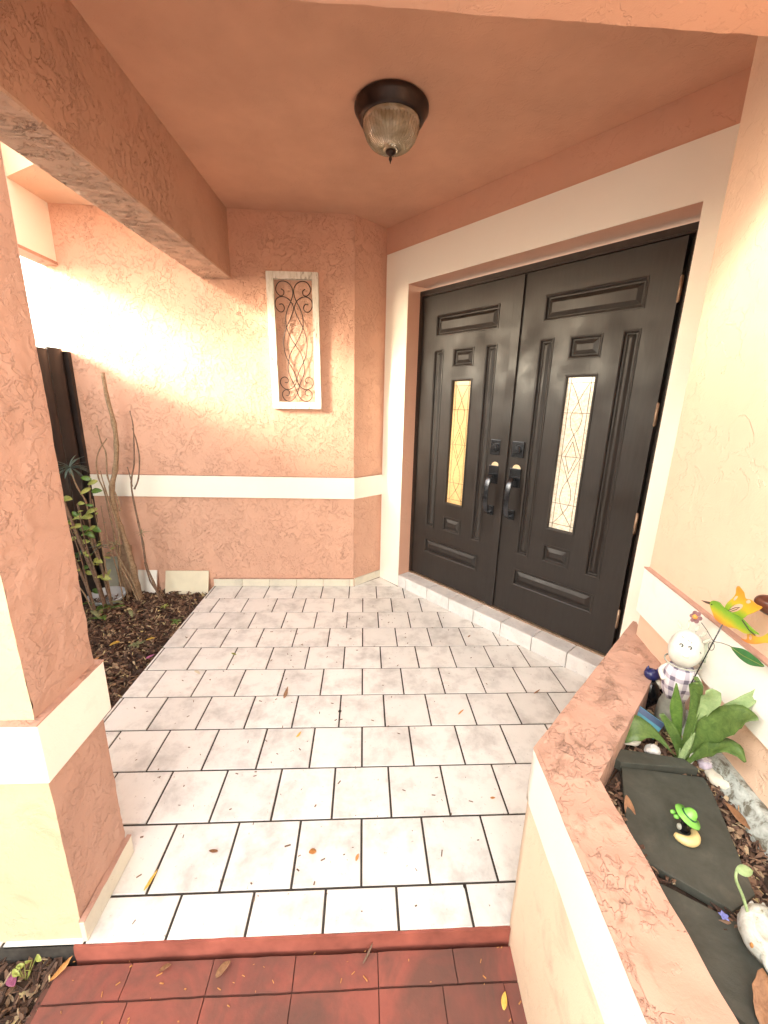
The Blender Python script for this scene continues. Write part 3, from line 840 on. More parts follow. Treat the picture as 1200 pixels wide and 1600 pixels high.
# ------------------------------------------------------------------ things leaning on the wall in the bed
m_plaque = simple('pale_cream_board', (.72, .66, .50), .6, .08, 8, .001)
m_white = simple('white_ceramic_tile', (.78, .77, .72), .4, .05, 10)
m_greyp = simple('grey_green_board', (.42, .43, .36), .6, .15, 12)
m_wood = bark('weathered_wood_board', (.22, .13, .08), (.42, .28, .18), 22)
def lean(name, x0, x1, z0, z1, d0, d1, th, mat, lab, cat, tilt=0):
    mb = MB(); c = Vector(((x0 + x1) / 2, 0, 0))
    a = Vector((x1 - x0, 0, 0)) / 2; up = Vector((0, d1 - d0, z1 - z0)); 
    mid = Vector(((x0 + x1) / 2, (-d0 - d1) / 2 * 1.0, (z0 + z1) / 2)); upv = Vector((0, (d0 - d1), z1 - z0)) / 2
    R = Matrix.Rotation(tilt, 3, 'Y'); nrm = upv.cross(a).normalized() * th / 2
    mb.obox((0, 0, 0), R @ a, nrm, R @ upv); o = mb.build(name, mat, None, bevel=.0015); o.location = mid
    return tag(o, lab, cat)
lean('board', -1.465, -1.152, -.04, .128, .060, .012, .010, m_plaque, 'pale cream board leaning on the wall at the back corner of the tiled floor', 'board')
lean('ceramic_tile', -1.665, -1.528, -.04, .132, .055, .012, .009, m_white, 'small white tile leaning on the pink wall beside the bare branches', 'tile', .02)
lean('panel', -1.875, -1.790, -.04, .240, .07, .02, .012, m_greyp, 'narrow grey green panel leaning in the corner by the fence', 'panel')
lean('plank', -1.775, -1.690, -.04, .335, .075, .03, .016, m_wood, 'weathered brown plank standing behind the thickest bare branch', 'plank', .06)

# ------------------------------------------------------------------ saucer and wire frame in the bed
m_enamel = simple('pale_blue_white_plastic', (.62, .67, .72), .35, .06, 10)
mb = MB(); mb.lathe([(.02, 0), (.075, .002), (.10, .022), (.112, .046), (.118, .047), (.118, .043), (.106, .020), (.078, -.006), (.02, -.007)], (0, 0, 0), 40)
o = mb.build('plant_saucer', m_enamel, None, smooth=True); o.location = (-1.80, -.185, -.025); o.rotation_euler = (.08, .03, 0)
tag(o, 'shallow pale blue plastic saucer lying in the mulch near the fence', 'saucer')

# ------------------------------------------------------------------ shrubs in the bed
def leaf_shape(mb, base, dirn, L, W, up=(0, 0, 1), curl=.15, fold=.25, n=6, tipw=0.0):
    """broad leaf as a curved double-row mesh"""
    base = Vector(base); d = Vector(dirn).normalized(); u = Vector(up); side = d.cross(u)
    if side.length < 1e-3: side = d.cross(Vector((1, 0, 0)))
    side.normalize(); nn = side.cross(d).normalized(); k = len(mb.v)
    for i in range(n + 1):
        t = i / n; w = W * (sin(pi * min(1, t * .93 + .05)) ** .75) * (1 - .25 * t) + tipw
        if i == n: w = W * .02
        c = base + d * L * t - nn * curl * L * t * t
        mb.v += [tuple(c - side * w / 2 + nn * fold * w / 2), tuple(c), tuple(c + side * w / 2 + nn * fold * w / 2)]
    for i in range(n):
        a = k + 3 * i
        mb.f += [(a, a + 1, a + 4, a + 3), (a + 1, a + 2, a + 5, a + 4)]
def thicken(o, t=.0006):
    m_ = o.modifiers.new('thickness', 'SOLIDIFY'); m_.thickness = t; m_.offset = 0; return o
def stem(name, pts, r0, r1, mat, parent, wob=.006, n=8, seed=1, y0=0.0, y1=0.0):
    """pts (x,z) from top to bottom"""
    P3 = []
    m_ = len(pts)
    for i, (x, z) in enumerate(pts): P3.append(Vector((x, y0 + (y1 - y0) * i / (m_ - 1) + wob * noise.noise(Vector((i * .9, seed, 0))), z)))
    sp = spline(P3, 4); rr = []
    for i, p in enumerate(sp):
        t = i / (len(sp) - 1); rr.append((r0 + (r1 - r0) * t) * (1 + .12 * noise.noise(p * 40)) * (1.22 if (i % 4 == 0) else 1))
    mb = MB(); mb.tube(sp, rr, n); return mb.build(name, mat, parent, smooth=True, world=True)
rnd = random.Random(11)
sh1 = empty('bare_shrub', (-1.64, -.13, -.03), label='tallest leafless branch with knobbly tan bark in front of the pink wall', cat='shrub')
MAIN = [(-1.629, 1.511), (-1.625, 1.366), (-1.606, 1.204), (-1.612, 1.063), (-1.640, .906), (-1.680, .785), (-1.687, .653), (-1.668, .506), (-1.640, .356), (-1.622, .208), (-1.615, .066), (-1.598, -.05)]
stem('trunk', MAIN, .011, .022, m_stem, sh1, y0=-.16, y1=-.14, n=10)
stem('branch', [(-1.649, 1.107), (-1.707, 1.035), (-1.742, .949), (-1.742, .848), (-1.721, .758), (-1.716, .64), (-1.701, .446), (-1.701, .216), (-1.671, -.04)], .003, .006, m_stem, sh1, y0=-.18, y1=-.16, seed=2)
stem('branch', [(-1.706, 1.188), (-1.695, 1.078), (-1.677, 1.008), (-1.691, .862), (-1.675, .78)], .003, .0055, m_stem, sh1, y0=-.17, y1=-.16, seed=3)
stem('branch', [(-1.715, .90), (-1.70, .78), (-1.668, .60), (-1.655, .45), (-1.67, .25), (-1.62, .1), (-1.585, -.04)], .003, .006, m_stem, sh1, y0=-.19, y1=-.2, seed=4)
stem('branch', [(-1.675, .78), (-1.655, .70), (-1.65, .62)], .004, .006, m_stem, sh1, y0=-.15, y1=-.15, seed=5)
stem('branch', [(-1.70, .42), (-1.66, .28), (-1.60, .12), (-1.57, -.04)], .003, .006, m_stem, sh1, y0=-.21, y1=-.2, seed=6)
sh2 = empty('bare_shrub', (-1.44, -.2, -.03), label='thin forked brown branches with tiny spiky leaves just left of the leaning cream board', cat='shrub')
stem('trunk', [(-1.473, 1.284), (-1.464, 1.195), (-1.471, 1.085), (-1.487, .954), (-1.519, .829), (-1.518, .711), (-1.505, .552), (-1.493, .405), (-1.488, .253), (-1.451, .114), (-1.416, -.05)], .003, .008, m_stem_dark, sh2, y0=-.2, y1=-.22)
stem('branch', [(-1.466, 1.18), (-1.451, 1.085), (-1.45, .987), (-1.472, .857), (-1.508, .784)], .003, .005, m_stem_dark, sh2, y0=-.21, y1=-.2, seed=2)
stem('branch', [(-1.535, .93), (-1.525, .86), (-1.519, .80)], .003, .004, m_stem_dark, sh2, y0=-.2, y1=-.2, seed=3)
stem('branch', [(-1.49, .28), (-1.475, .14), (-1.44, .05), (-1.40, -.04)], .004, .006, m_stem_dark, sh2, y0=-.23, y1=-.2, seed=4)
def spiky(parent, c, R, n, mat, seed, W=.012, curl=.35):
    r_ = random.Random(seed)
    for _ in range(n):
        a = r_.uniform(0, 2 * pi); e = r_.uniform(-.35, 1.1); mb = MB()
        leaf_shape(mb, c, (cos(a) * cos(e), sin(a) * cos(e), sin(e)), R * r_.uniform(.7, 1.1), W * r_.uniform(.8, 1.2), curl=curl, fold=.3, n=5)
        thicken(mb.build('leaf', mat, parent, smooth=True, world=True))
spiky(sh2, Vector((-1.49, -.22, .49)), .055, 12, m_stem_green, 4, .004, .2)
sh3 = empty('leafy_shrub', (-1.75, -.33, -.03), label='shrub with rounded yellow green leaves on brown stems between the pillar and the fence', cat='shrub')
stem('trunk', [(-1.90, .72), (-1.869, .578), (-1.838, .452), (-1.806, .321), (-1.772, .196), (-1.751, .066), (-1.726, -.05)], .009, .013, m_stem_dark, sh3, y0=-.3, y1=-.32)
stem('branch', [(-1.90, .60), (-1.876, .495), (-1.861, .398), (-1.83, .268), (-1.799, .129), (-1.778, -.04)], .006, .010, m_stem_dark, sh3, y0=-.36, y1=-.36, seed=2)
stem('branch', [(-1.735, .88), (-1.745, .80), (-1.75, .70), (-1.772, .587), (-1.76, .45), (-1.74, .3), (-1.72, .1), (-1.70, -.04)], .004, .008, m_stem_dark, sh3, y0=-.27, y1=-.3, seed=3)
LV = [(-1.740, .870), (-1.706, .844), (-1.756, .790), (-1.689, .791), (-1.878, .738), (-1.794, .709), (-1.841, .633), (-1.773, .620), (-1.847, .557), (-1.804, .543), (-1.756, .544), (-1.787, .526), (-1.727, .537), (-1.880, .472), (-1.812, .451), (-1.837, .270), (-1.820, .233), (-1.86, .52), (-1.77, .50), (-1.80, .30), (-1.75, .32), (-1.87, .36), (-1.72, .20), (-1.69, .24), (-1.79, .10), (-1.83, .62), (-1.74, .66)]
for i, (x, z) in enumerate(LV):
    a = rnd.uniform(0, 2 * pi); L = rnd.uniform(.045, .075); mb = MB()
    dr = Vector((cos(a), -.35 + .3 * sin(a), rnd.uniform(-.4, .4)))
    leaf_shape(mb, Vector((x, -.30, z)) - dr.normalized() * L / 2, dr, L, L * .62, up=(rnd.uniform(-.5, .5), -1, .7), curl=.2)
    thicken(mb.build('leaf', m_leaf_y if i % 3 else m_leaf, sh3, smooth=True, world=True))
for k in range(9):
    x0 = rnd.uniform(-1.86, -1.66); h_ = rnd.uniform(.35, .75); xt = x0 - rnd.uniform(.0, .14); yy = -.24 - .03 * k
    stem('twig', [(xt, h_), (xt + (x0 - xt) * .4 + rnd.uniform(-.02, .02), h_ * .66), (xt + (x0 - xt) * .75, h_ * .33), (x0, -.05)], .002, .0045, m_stem_dark if k % 2 else m_stem, sh3, y0=yy, y1=yy + .03, seed=20 + k)
    for j in range(4):
        a = rnd.uniform(0, 2 * pi); L = rnd.uniform(.03, .055); mb = MB(); f_ = rnd.uniform(.4, 1)
        leaf_shape(mb, (xt + (x0 - xt) * (1 - f_) + rnd.uniform(-.01, .01), yy, h_ * f_), (cos(a), sin(a), rnd.uniform(-.3, .6)), L, L * .5, up=(0, -.6, .7), curl=.2)
        thicken(mb.build('leaf', m_leaf_y if (j + k) % 3 else m_leaf, sh3, smooth=True, world=True))
sh4 = empty('succulent_plant', (-1.72, -.28, -.03), label='tall thin stem topped by a blue green rosette of narrow drooping leaves by the fence', cat='plant')
stem('trunk', [(-1.842, .93), (-1.837, .898), (-1.813, .805), (-1.778, .711), (-1.773, .587), (-1.78, .446), (-1.759, .33), (-1.727, .179), (-1.718, -.05)], .004, .006, m_stem, sh4, y0=-.28, y1=-.28)
spiky(sh4, Vector((-1.842, -.28, .93)), .10, 34, m_leaf_blue, 9, .013, .5)
spiky(sh4, Vector((-1.745, -.28, .405)), .075, 24, m_leaf_blue, 12, .007, .3)
spiky(sh4, Vector((-1.65, -.26, .415)), .06, 16, m_stem_green, 13, .005, .2)
spiky(sh4, Vector((-1.86, -.30, .36)), .07, 14, m_leaf_blue, 14, .006, .3)
stem('branch', [(-1.62, .42), (-1.68, .425), (-1.745, .40)], .004, .005, m_stem, sh4, y0=-.26, y1=-.28, seed=8)
gp_ = empty('ground_plant', (-1.70, -.42, -.03), label='low green weed with broad drooping leaves at the foot of the shrubs', cat='plant')
for i in range(14):
    a = rnd.uniform(0, 2 * pi); mb = MB(); c = Vector((-1.66 + rnd.uniform(-.16, .16), -.42 + rnd.uniform(-.14, .1), .0 + rnd.uniform(0, .06)))
    leaf_shape(mb, c, (cos(a), sin(a), rnd.uniform(0, .5)), rnd.uniform(.06, .11), rnd.uniform(.02, .035), curl=.3)
    thicken(mb.build('leaf', m_leaf if i % 3 else m_stem_green, gp_, smooth=True, world=True))
def weed(c, n, R, lab, mat, seed):
    r_ = random.Random(seed); e = empty('weed', c, label=lab, cat='weed')
    for i in range(n):
        a = 2 * pi * i / n + r_.uniform(-.3, .3); mb = MB()
        leaf_shape(mb, (0, 0, .004), (cos(a), sin(a), r_.uniform(.1, .5)), R * r_.uniform(.7, 1.1), R * .38, curl=.2, n=4)
        thicken(mb.build('leaf', mat, e, smooth=True))
weed((-1.195, -.50, -.02), 6, .045, 'small green weed in the mulch close to the tile edge at the back', m_leaf, 1)
weed((-1.30, -.76, -.02), 7, .05, 'small dull green weed between two yellow leaves in the mulch', m_stem_green, 2)
weed((-1.36, -.30, -.02), 6, .035, 'tiny pale weed in front of the leaning cream board', m_leaf_y, 5)

# seedling by the pillar foot
sd = empty('seedling', (-.83, -2.16, -.06), label='sprig of small round green leaves against the foot of the cream pillar', cat='plant')
for (x, z, s_) in ((-.795, .03, .02), (-.81, .012, .018), (-.83, .0, .018), (-.845, -.015, .022), (-.862, -.02, .024), (-.85, -.035, .02), (-.82, -.02, .016)):
    mb = MB(); mb.tube([(-.84, -2.17, -.07), (x, -2.172, z)], .0009, 5); mb.build('stalk', m_leaf_y, sd, world=True)
    mb = MB(); leaf_shape(mb, (x, -2.172, z), (rnd.uniform(-1, 1), -.4, rnd.uniform(-.2, .8)), s_, s_ * .8, up=(0, -1, .5), n=5)
    thicken(mb.build('leaf', m_leaf_y, sd, smooth=True, world=True))

# ------------------------------------------------------------------ fallen leaves
def dead_leaf(x, y_, z, L, mat, lab, curl=.5, a=None, W=.5, group='dry leaves fallen on the floor'):
    mb = MB(); a = rnd.uniform(0, 2 * pi) if a is None else a
    leaf_shape(mb, (-L / 2, 0, .0), (1, 0, .05), L, L * W, curl=-curl, fold=rnd.uniform(.4, .9), n=7)
    mb.disp(L * .05, 60, x)
    zm = min(p[2] for p in mb.v); mb.v = [(p[0], p[1], p[2] - zm + .0008) for p in mb.v]
    o = thicken(mb.build('dead_leaf', mat, None, smooth=True), .0007); o.location = (x, y_, z); o.rotation_euler = (0, 0, a)
    return tag(o, lab, 'leaf', group)
m_blackpod = simple('black_seed_pod', (.02, .015, .012), .6, .3, 60)
dead_leaf(-.364, -1.221, 0, .040, m_dead, 'curled red brown leaf near the middle of the tiles, left of the black pod', .9)
o = MB(); o.ball((0, 0, .006), .008, .006, .006, 12); o.disp(.002, 90); o = o.build('seed_pod', m_blackpod, None, smooth=True); o.location = (-.101, -1.335, 0); tag(o, 'small black seed pod lying on a joint in the middle of the tiles', 'seed pod')
dead_leaf(-.266, -1.468, 0, .026, m_dead_y, 'yellowish curled leaf scrap a row nearer than the red brown leaf')
dead_leaf(-.459, -1.926, 0, .026, m_dead, 'small brown leaf on the second tile row from the pillar')
dead_leaf(-.153, -1.935, 0, .024, m_dead_o, 'square tan leaf scrap on the second tile row near the middle', .2, W=.8)
dead_leaf(-.013, -1.954, 0, .020, m_dead_o, 'pale pinkish leaf scrap beside a joint on the second tile row', .2)
dead_leaf(-.610, -2.00, 0, .050, m_dead_y, 'narrow dry leaf lying on a joint beside the pillar foot', .3, 1.2, .18)
dead_leaf(.860, -1.225, 0, .034, m_dead, 'brown leaf crumb next to the planter near the door step', .5, .2, .3)
dead_leaf(.451, -1.354, 0, .030, m_dead_o, 'thin tan leaf curl on the grey tiles right of the middle', .5, .4, .3)
dead_leaf(.650, -.718, 0, .022, m_dead, 'small dark leaf on the tiles in front of the door step', .3)
dead_leaf(.470, -1.771, 0, .018, m_dead_o, 'brown leaf scrap on the tile beside the planter corner', .3)
dead_leaf(.301, -2.045, 0, .018, m_blackpod, 'dark leaf crumb at a joint of the nearest tile row', .3)
dead_leaf(-.713, -.886, 0, .030, m_leaf_y, 'green leaf on the tiles near the mulch edge', .2)
dead_leaf(-.849, -1.045, 0, .036, m_plaque, 'pale cream leaf on the tile beside the mulch', .2)
dead_leaf(-.495, -2.17, -.047, .030, m_dead, 'curled brown leaf at the foot of the red step edge', .5)
dead_leaf(-.348, -2.18, -.047, .040, m_dead, 'large curled pale brown leaf on the red pavers below the step', .5, .5, .55)
dead_leaf(.350, -2.26, -.047, .028, m_dead_y, 'bright yellow leaf on the red pavers beside the planter', .4)
dead_leaf(.245, -2.31, -.047, .028, m_dead, 'brown leaf on the red pavers near the yellow leaf', .4)
dead_leaf(.019, -2.16, -.047, .042, m_stem_dark, 'dark twiggy leaf at the step edge over a paver joint', .4, .9, .15)
dead_leaf(.418, -2.118, 0, .022, m_blackpod, 'dark leaf crumb in the corner by the planter and red step', .8)
dead_leaf(-.751, -2.163, -.047, .05, m_dead_o, 'orange brown leaf on the litter below the pillar', .5, .7, .35)
dead_leaf(-.859, -2.182, -.05, .045, m_petal, 'pink purple petal on the litter below the pillar', .3)
dead_leaf(-1.418, -.767, -.012, .055, m_dead_y, 'bright yellow leaf in the middle of the mulch', .2, .3, .6, 'bright leaves fallen on the mulch')
dead_leaf(-1.243, -.717, -.012, .05, m_dead_y, 'yellow leaf on the mulch near the tile edge', .2, .1, .4, 'bright leaves fallen on the mulch')
dead_leaf(-1.432, -.917, -.012, .04, m_dead_o, 'orange leaf on the mulch close behind the pillar band', .3, .8, .5, 'bright leaves fallen on the mulch')
dead_leaf(-1.160, -.892, -.012, .045, m_petal, 'magenta petal on the mulch against the tile edge', .3, .5, .5, 'bright leaves fallen on the mulch')
# crumbs of dirt
mb = MB(); r_ = random.Random(21)
for _ in range(280):
    x, y_ = r_.uniform(-1.1, .9), -2.1 * r_.random() ** .7
    if x > .40 + (-y_ < 1.2) * .5 or (x < -.69 and y_ < -1.9): continue
    s_ = r_.uniform(.0008, .0028); a = r_.uniform(0, pi); L = s_ * r_.uniform(1, 3.5)
    mb.obox((x, y_, s_ * .4), (L * cos(a), L * sin(a), 0), (-s_ * .6 * sin(a), s_ * .6 * cos(a), 0), (0, 0, s_ * .5))
tag(mb.build('dirt_crumbs', m_stem_dark), 'scattered dark crumbs of dirt and leaf bits on the tiles', 'dirt', kind='stuff')
mb = MB()
for _ in range(90):
    x, y_ = r_.uniform(-.74, .40), r_.uniform(-2.5, -2.145); s_ = r_.uniform(.0006, .002); a = r_.uniform(0, pi); L = s_ * r_.uniform(1, 4)
    mb.obox((x, y_, -.0465), (L * cos(a), L * sin(a), 0), (-s_ * .6 * sin(a), s_ * .6 * cos(a), 0), (0, 0, s_ * .5))
tag(mb.build('pale_crumbs', m_dead_o), 'tiny pale leaf crumbs scattered on the red pavers', 'dirt', kind='stuff')

# ------------------------------------------------------------------ planter contents
ZS = .503
def slab(name, pts, z0, z1, mat, lab, tilt=(0, 0)):
    mb = MB(); c = (sum(p[0] for p in pts) / len(pts), sum(p[1] for p in pts) / len(pts))
    mb.prism([(p[0] - c[0], p[1] - c[1]) for p in pts], 0, z1 - z0)
    o = mb.build(name, mat, None, bevel=.002); o.location = (*c, z0); o.rotation_euler = (tilt[0], tilt[1], 0)
    return tag(o, lab, 'paver')
slab('slate_paver', [(.551, -2.267), (.543, -2.337), (.645, -2.421), (.708, -2.399), (.800, -2.200), (.812, -2.160), (.629, -2.128)], .498, .517, m_slate, 'dark slate paver under the green hatted figurine in the planter', (.0, .01))
slab('slate_paver', [(.626, -2.128), (.618, -2.115), (.640, -2.085), (.790, -2.120), (.805, -2.150)][::-1], .503, .530, m_slate, 'dark slate piece at the back edge of the larger slab, by the plant')
slab('slate_paver', [(.522, -2.52), (.60, -2.60), (.72, -2.50), (.655, -2.440), (.529, -2.355), (.515, -2.38)], .495, .510, m_slate, 'dark mossy slate paver nearest the camera in the planter')

# whitewashed strip at the wall
m_strip = shabby()
mb = MB(); a = Vector(RWp(.35, .006)); c = Vector(RWp(1.0, .006)); 
mb.grid((*RWp(.33, .045), .500), (*RWp(1.1, .040), .500), (*RWp(1.1, .018), .552), (*RWp(.33, .018), .545), .01)
mb.grid((*RWp(.33, .018), .545), (*RWp(1.1, .018), .552), (*RWp(1.1, .001), .553), (*RWp(.33, .001), .546), .01)
mb.f = [f[::-1] for f in mb.f]; mb.disp(.004, 30)
m_paint = NT('peeling_white_plaster'); pf = m_paint.noise(m_paint.pos(), 35, 6, .7, .5)
m_peel = m_paint.set(m_paint.ramp(pf, [(.40, (.13, .12, .09)), (.50, (.36, .39, .36)), (.66, (.52, .56, .53))]), .8, m_paint.bump(pf, .6, .003))
tag(mb.build('plaster_strip', m_peel, None, auto=.9), 'rough white peeling strip along the foot of the right wall inside the planter', 'strip')

# rocks
def rock(c, r, lab, col_, seed, sq=(1, 1, 1), name='rock', rz=0):
    mb = MB(); mb.ball((0, 0, 0), r * sq[0], r * sq[1], r * sq[2], 20); mb.disp(r * .55, 1.1 / r * .6, seed); mb.disp(r * .12, 4 / r, seed)
    m_ = simple('stone_' + str(seed), col_, .8, .25, 25, .002)
    o = mb.build(name, m_, None, auto=.5); o.location = c; o.rotation_euler = (0, 0, rz); return tag(o, lab, 'rock')
rock((.862, -2.178, .520), .042, 'jagged pale cream stone between the slate and the peeling strip', (.62, .58, .48), 3, (1.1, .62, .5), rz=.2 - 1.1)
rock((.835, -2.275, .505), .012, 'small greenish white pebble in the bark on the right of the slate', (.45, .46, .38), 6)
rock((.735, -2.085, .520), .018, 'pale stone chip under the big drooping leaf', (.60, .58, .55), 5, (1.2, .7, .6))
rock((.700, -2.050, .520), .020, 'pale flat stone chip beside the planter wall', (.60, .56, .48), 15, (1.2, .7, .5))
rock((.812, -2.118, .53), .014, 'little upright white stone at the foot of the broad leaved plant', (.72, .70, .64), 8, (.6, .6, 1.3))
sh = empty('sea_shell', (.838, -2.132, .522), label='small lilac and white shell beside the plant base', cat='shell')
mb = MB(); mb.ball((0, 0, 0), .016, .013, .014, 16); mb.disp(.004, 90, 2); mb.build('shell_body', simple('lilac_shell', (.55, .48, .58), .4, .3, 60), sh, smooth=True)
for k in range(5):
    a = k * 1.25; mb = MB(); leaf_shape(mb, (0, 0, .012), (cos(a), sin(a), .4), .014, .01, n=4); thicken(mb.build('shell_fin', simple('pale_shell_fin', (.72, .70, .72), .4), sh, smooth=True))

# broad leaved plant
bp = empty('leafy_plant', (.80, -2.106, .50), label='broad leaved green plant growing in front of the white figurine', cat='plant')
fwdp = Vector((.72, .69, 0)); sdp = Vector((.69, -.72, 0))   # away from camera / to the right
def BPp(r, f, z): return Vector((.80, -2.106, 0)) + sdp * r + fwdp * f + Vector((0, 0, z))
def curved_leaf(spine, widths, normal, mat, fold=.3, nm='leaf'):
    sp = spline(spine, 4); ws = spline([Vector((w, 0, 0)) for w in widths], 4); mb = MB(); nrm = Vector(normal)
    m_ = len(sp)
    for i, p in enumerate(sp):
        t = (sp[min(i + 1, m_ - 1)] - sp[max(i - 1, 0)]).normalized(); s_ = t.cross(nrm).normalized(); n2 = s_.cross(t).normalized(); w = max(.0006, ws[i].x * .86) / 2
        ww = w * (1 + .06 * sin(i * 1.7))
        for k in (-1, -.5, 0, .5, 1): mb.v.append(tuple(p + s_ * ww * k + n2 * fold * w * (abs(k) ** 1.5) + n2 * .0015 * sin(i * 1.1 + k * 2)))
    for i in range(m_ - 1):
        for k in range(4): a = i * 5 + k; mb.f.append((a, a + 1, a + 6, a + 5))
    return thicken(mb.build(nm, mat, bp, smooth=True, world=True), .0008)
m_leaf_b = leaf('broad_leaf_mid_green', (.045, .095, .02), (.13, .205, .05), .42)
m_leaf_p = leaf('pale_leaf_underside', (.20, .30, .12), (.34, .44, .22), .45)
UPN = (-.5, -.55, .65)
curved_leaf([BPp(0, 0, .50), BPp(-.03, .0, .525), BPp(-.065, -.005, .55), BPp(-.10, -.02, .555), BPp(-.135, -.04, .535), BPp(-.165, -.047, .505)], [.004, .006, .03, .072, .065, .004], (-.3, -.45, .84), m_leaf_b, .12)
curved_leaf([BPp(0, 0, .50), BPp(-.015, 0, .55), BPp(-.035, -.01, .59), BPp(-.06, -.02, .625)], [.008, .022, .026, .012], UPN, m_leaf_b, .5)
curved_leaf([BPp(-.005, .01, .50), BPp(-.02, .01, .57), BPp(-.035, .01, .64), BPp(-.045, .01, .705)], [.008, .018, .03, .003], UPN, m_leaf, .4)
curved_leaf([BPp(.0, .0, .50), BPp(.0, .0, .58), BPp(.0, -.005, .67), BPp(-.01, -.01, .735), BPp(-.012, -.02, .748)], [.010, .020, .024, .030, .012], UPN, m_leaf_b, .7)
curved_leaf([BPp(.004, .0, .50), BPp(.012, .0, .59), BPp(.016, -.005, .66), BPp(.024, -.012, .715), BPp(.022, -.02, .742)], [.008, .014, .020, .040, .030], UPN, m_leaf_p, .6)
curved_leaf([BPp(.005, .0, .50), BPp(.02, .0, .58), BPp(.04, .0, .645), BPp(.065, -.005, .70), BPp(.088, -.005, .748), BPp(.098, -.002, .785)], [.006, .010, .028, .036, .024, .002], (-.4, -.5, .8), m_leaf_p, .6)
curved_leaf([BPp(.005, -.005, .50), BPp(.02, -.005, .565), BPp(.035, -.01, .625), BPp(.06, -.02, .68), BPp(.085, -.035, .715), BPp(.105, -.05, .73)], [.006, .014, .055, .066, .05, .004], (-.4, -.5, .75), m_leaf_b, .2)
curved_leaf([BPp(.005, -.01, .50), BPp(.025, -.015, .55), BPp(.045, -.02, .59), BPp(.07, -.03, .62), BPp(.090, -.04, .625), BPp(.105, -.047, .615)], [.006, .016, .040, .048, .034, .004], (-.2, -.4, .9), m_leaf_b, .25)
curved_leaf([BPp(-.004, -.01, .50), BPp(.0, -.02, .54), BPp(.006, -.025, .58), BPp(.012, -.03, .62)], [.006, .012, .014, .002], UPN, m_leaf_p, .4)
for k in range(6):
    mb = MB(); a = k * 1.05; mb.tube([BPp(.004 * cos(a), .004 * sin(a), .49), BPp(.006 * cos(a), .004 * sin(a), .54)], [.005, .003], 6); mb.build('stalk', m_leaf_p, bp, smooth=True, world=True)

# white doll figurine on a stone pedestal
DX, DY = .856, -1.985
fg = empty('figurine', (DX, DY, .50), label='white egg headed garden figurine in a plaid dress on a grey stone base', cat='figurine')
m_porc = simple('white_porcelain', (.66, .65, .59), .45, .16, 30)
m_dark = simple('black_paint_mark', (.03, .03, .03), .5)
m_rockg = simple('grey_stone_base', (.20, .20, .17), .85, .35, 30, .003)
def plaid():
    t = NT('lilac_grey_plaid'); o = t.tc.outputs['Object']; s_ = t.n('ShaderNodeSeparateXYZ'); t.l(o, s_.inputs[0])
    a = t.math('ARCTAN2', s_.outputs[1], s_.outputs[0])
    w1 = t.math('GREATER_THAN', t.math('SINE', t.math('MULTIPLY', a, 9)), .35); w2 = t.math('GREATER_THAN', t.math('SINE', t.math('MULTIPLY', s_.outputs[2], 190)), .35)
    k = t.math('MULTIPLY', t.math('ADD', w1, w2), .5)
    return t.set(t.ramp(k, [(0, (.78, .76, .78)), (.5, (.50, .46, .54)), (1, (.16, .14, .20))]), .6)
m_plaid = plaid()
mb = MB(); mb.lathe([(.034, 0), (.036, .03), (.030, .07), (.026, .10), (.018, .105)], (0, 0, 0), 24); mb.disp(.006, 40, 3); mb.build('stone_base', m_rockg, fg, smooth=True)
lean_ = Vector((-.10, -.10, 1)).normalized()
mb = MB(); prof = [(.010, 0), (.026, .004), (.032, .02), (.036, .05), (.034, .085), (.026, .105)]
m_ = 40; k = 0
A3 = Vector((0, 0, 1)).rotation_difference(lean_).to_matrix()
for r0_, h in prof:
    for a in range(m_):
        an = 2 * pi * a / m_; r1_ = r0_ * (1 + .09 * sin(an * 8) * (1 - h / .12)); mb.v.append(tuple(Vector((0, 0, .10)) + A3 @ Vector((r1_ * cos(an), r1_ * sin(an), h))))
for i in range(len(prof) - 1):
    for a in range(m_): mb.f.append((i * m_ + a, i * m_ + (a + 1) % m_, (i + 1) * m_ + (a + 1) % m_, (i + 1) * m_ + a))
mb.f.append(tuple(range(m_ - 1, -1, -1))); mb.f.append(tuple(range((len(prof) - 1) * m_, len(prof) * m_)))
mb.build('plaid_dress', m_plaid, fg, smooth=True)
hc = Vector((-.012, -.012, .255))
mb = MB(); mb.ball(hc, .039, .037, .054, 32, axis=(-.05, -.1, 1)); mb.disp(.0012, 60); mb.build('head', m_porc, fg, smooth=True)
toc = (Vector((-.008, -2.9, 1.3555)) - (Vector((DX, DY, .5)) + hc)).normalized()
sdv = toc.cross(Vector((0, 0, 1))).normalized(); upv_ = sdv.cross(toc)
def onhead(u, v):
    d_ = toc * sqrt(max(.0001, 1 - (u / .045) ** 2 - (v / .055) ** 2)) * .042 + sdv * u + upv_ * v
    return hc + d_ * (1.03 / sqrt((d_.x / .039) ** 2 + (d_.y / .037) ** 2 + (d_.z / .054) ** 2))
for u in (.010, -.008):
    mb = MB(); mb.tube([onhead(u + .0035 * cos(k * .9), .006 + .0035 * sin(k * .9)) for k in range(6)], .0016, 6); mb.build('eye', m_dark, fg, smooth=True)
for u, v in ((.012, .026), (.0, .022), (-.006, .020), (-.032, .004)):
    mb = MB(); mb.tube([onhead(u, v), onhead(u - .004, v - .003)], .0008, 5); mb.build('brow_mark', m_dark, fg, smooth=True)
mb = MB(); mb.tube([onhead(-.012 + .004 * k, -.022 - .003 * sin(k * .8)) for k in range(5)], .0006, 5); mb.build('mouth', m_brass, fg, smooth=True)
mb = MB(); cc = [hc + Vector((.041 * cos(a), .038 * sin(a), -.038)) * 1 for a in [2 * pi * k / 24 for k in range(25)]]; mb.tube(cc, .0022, 6, cap=False); mb.build('collar', m_greyp, fg, smooth=True)
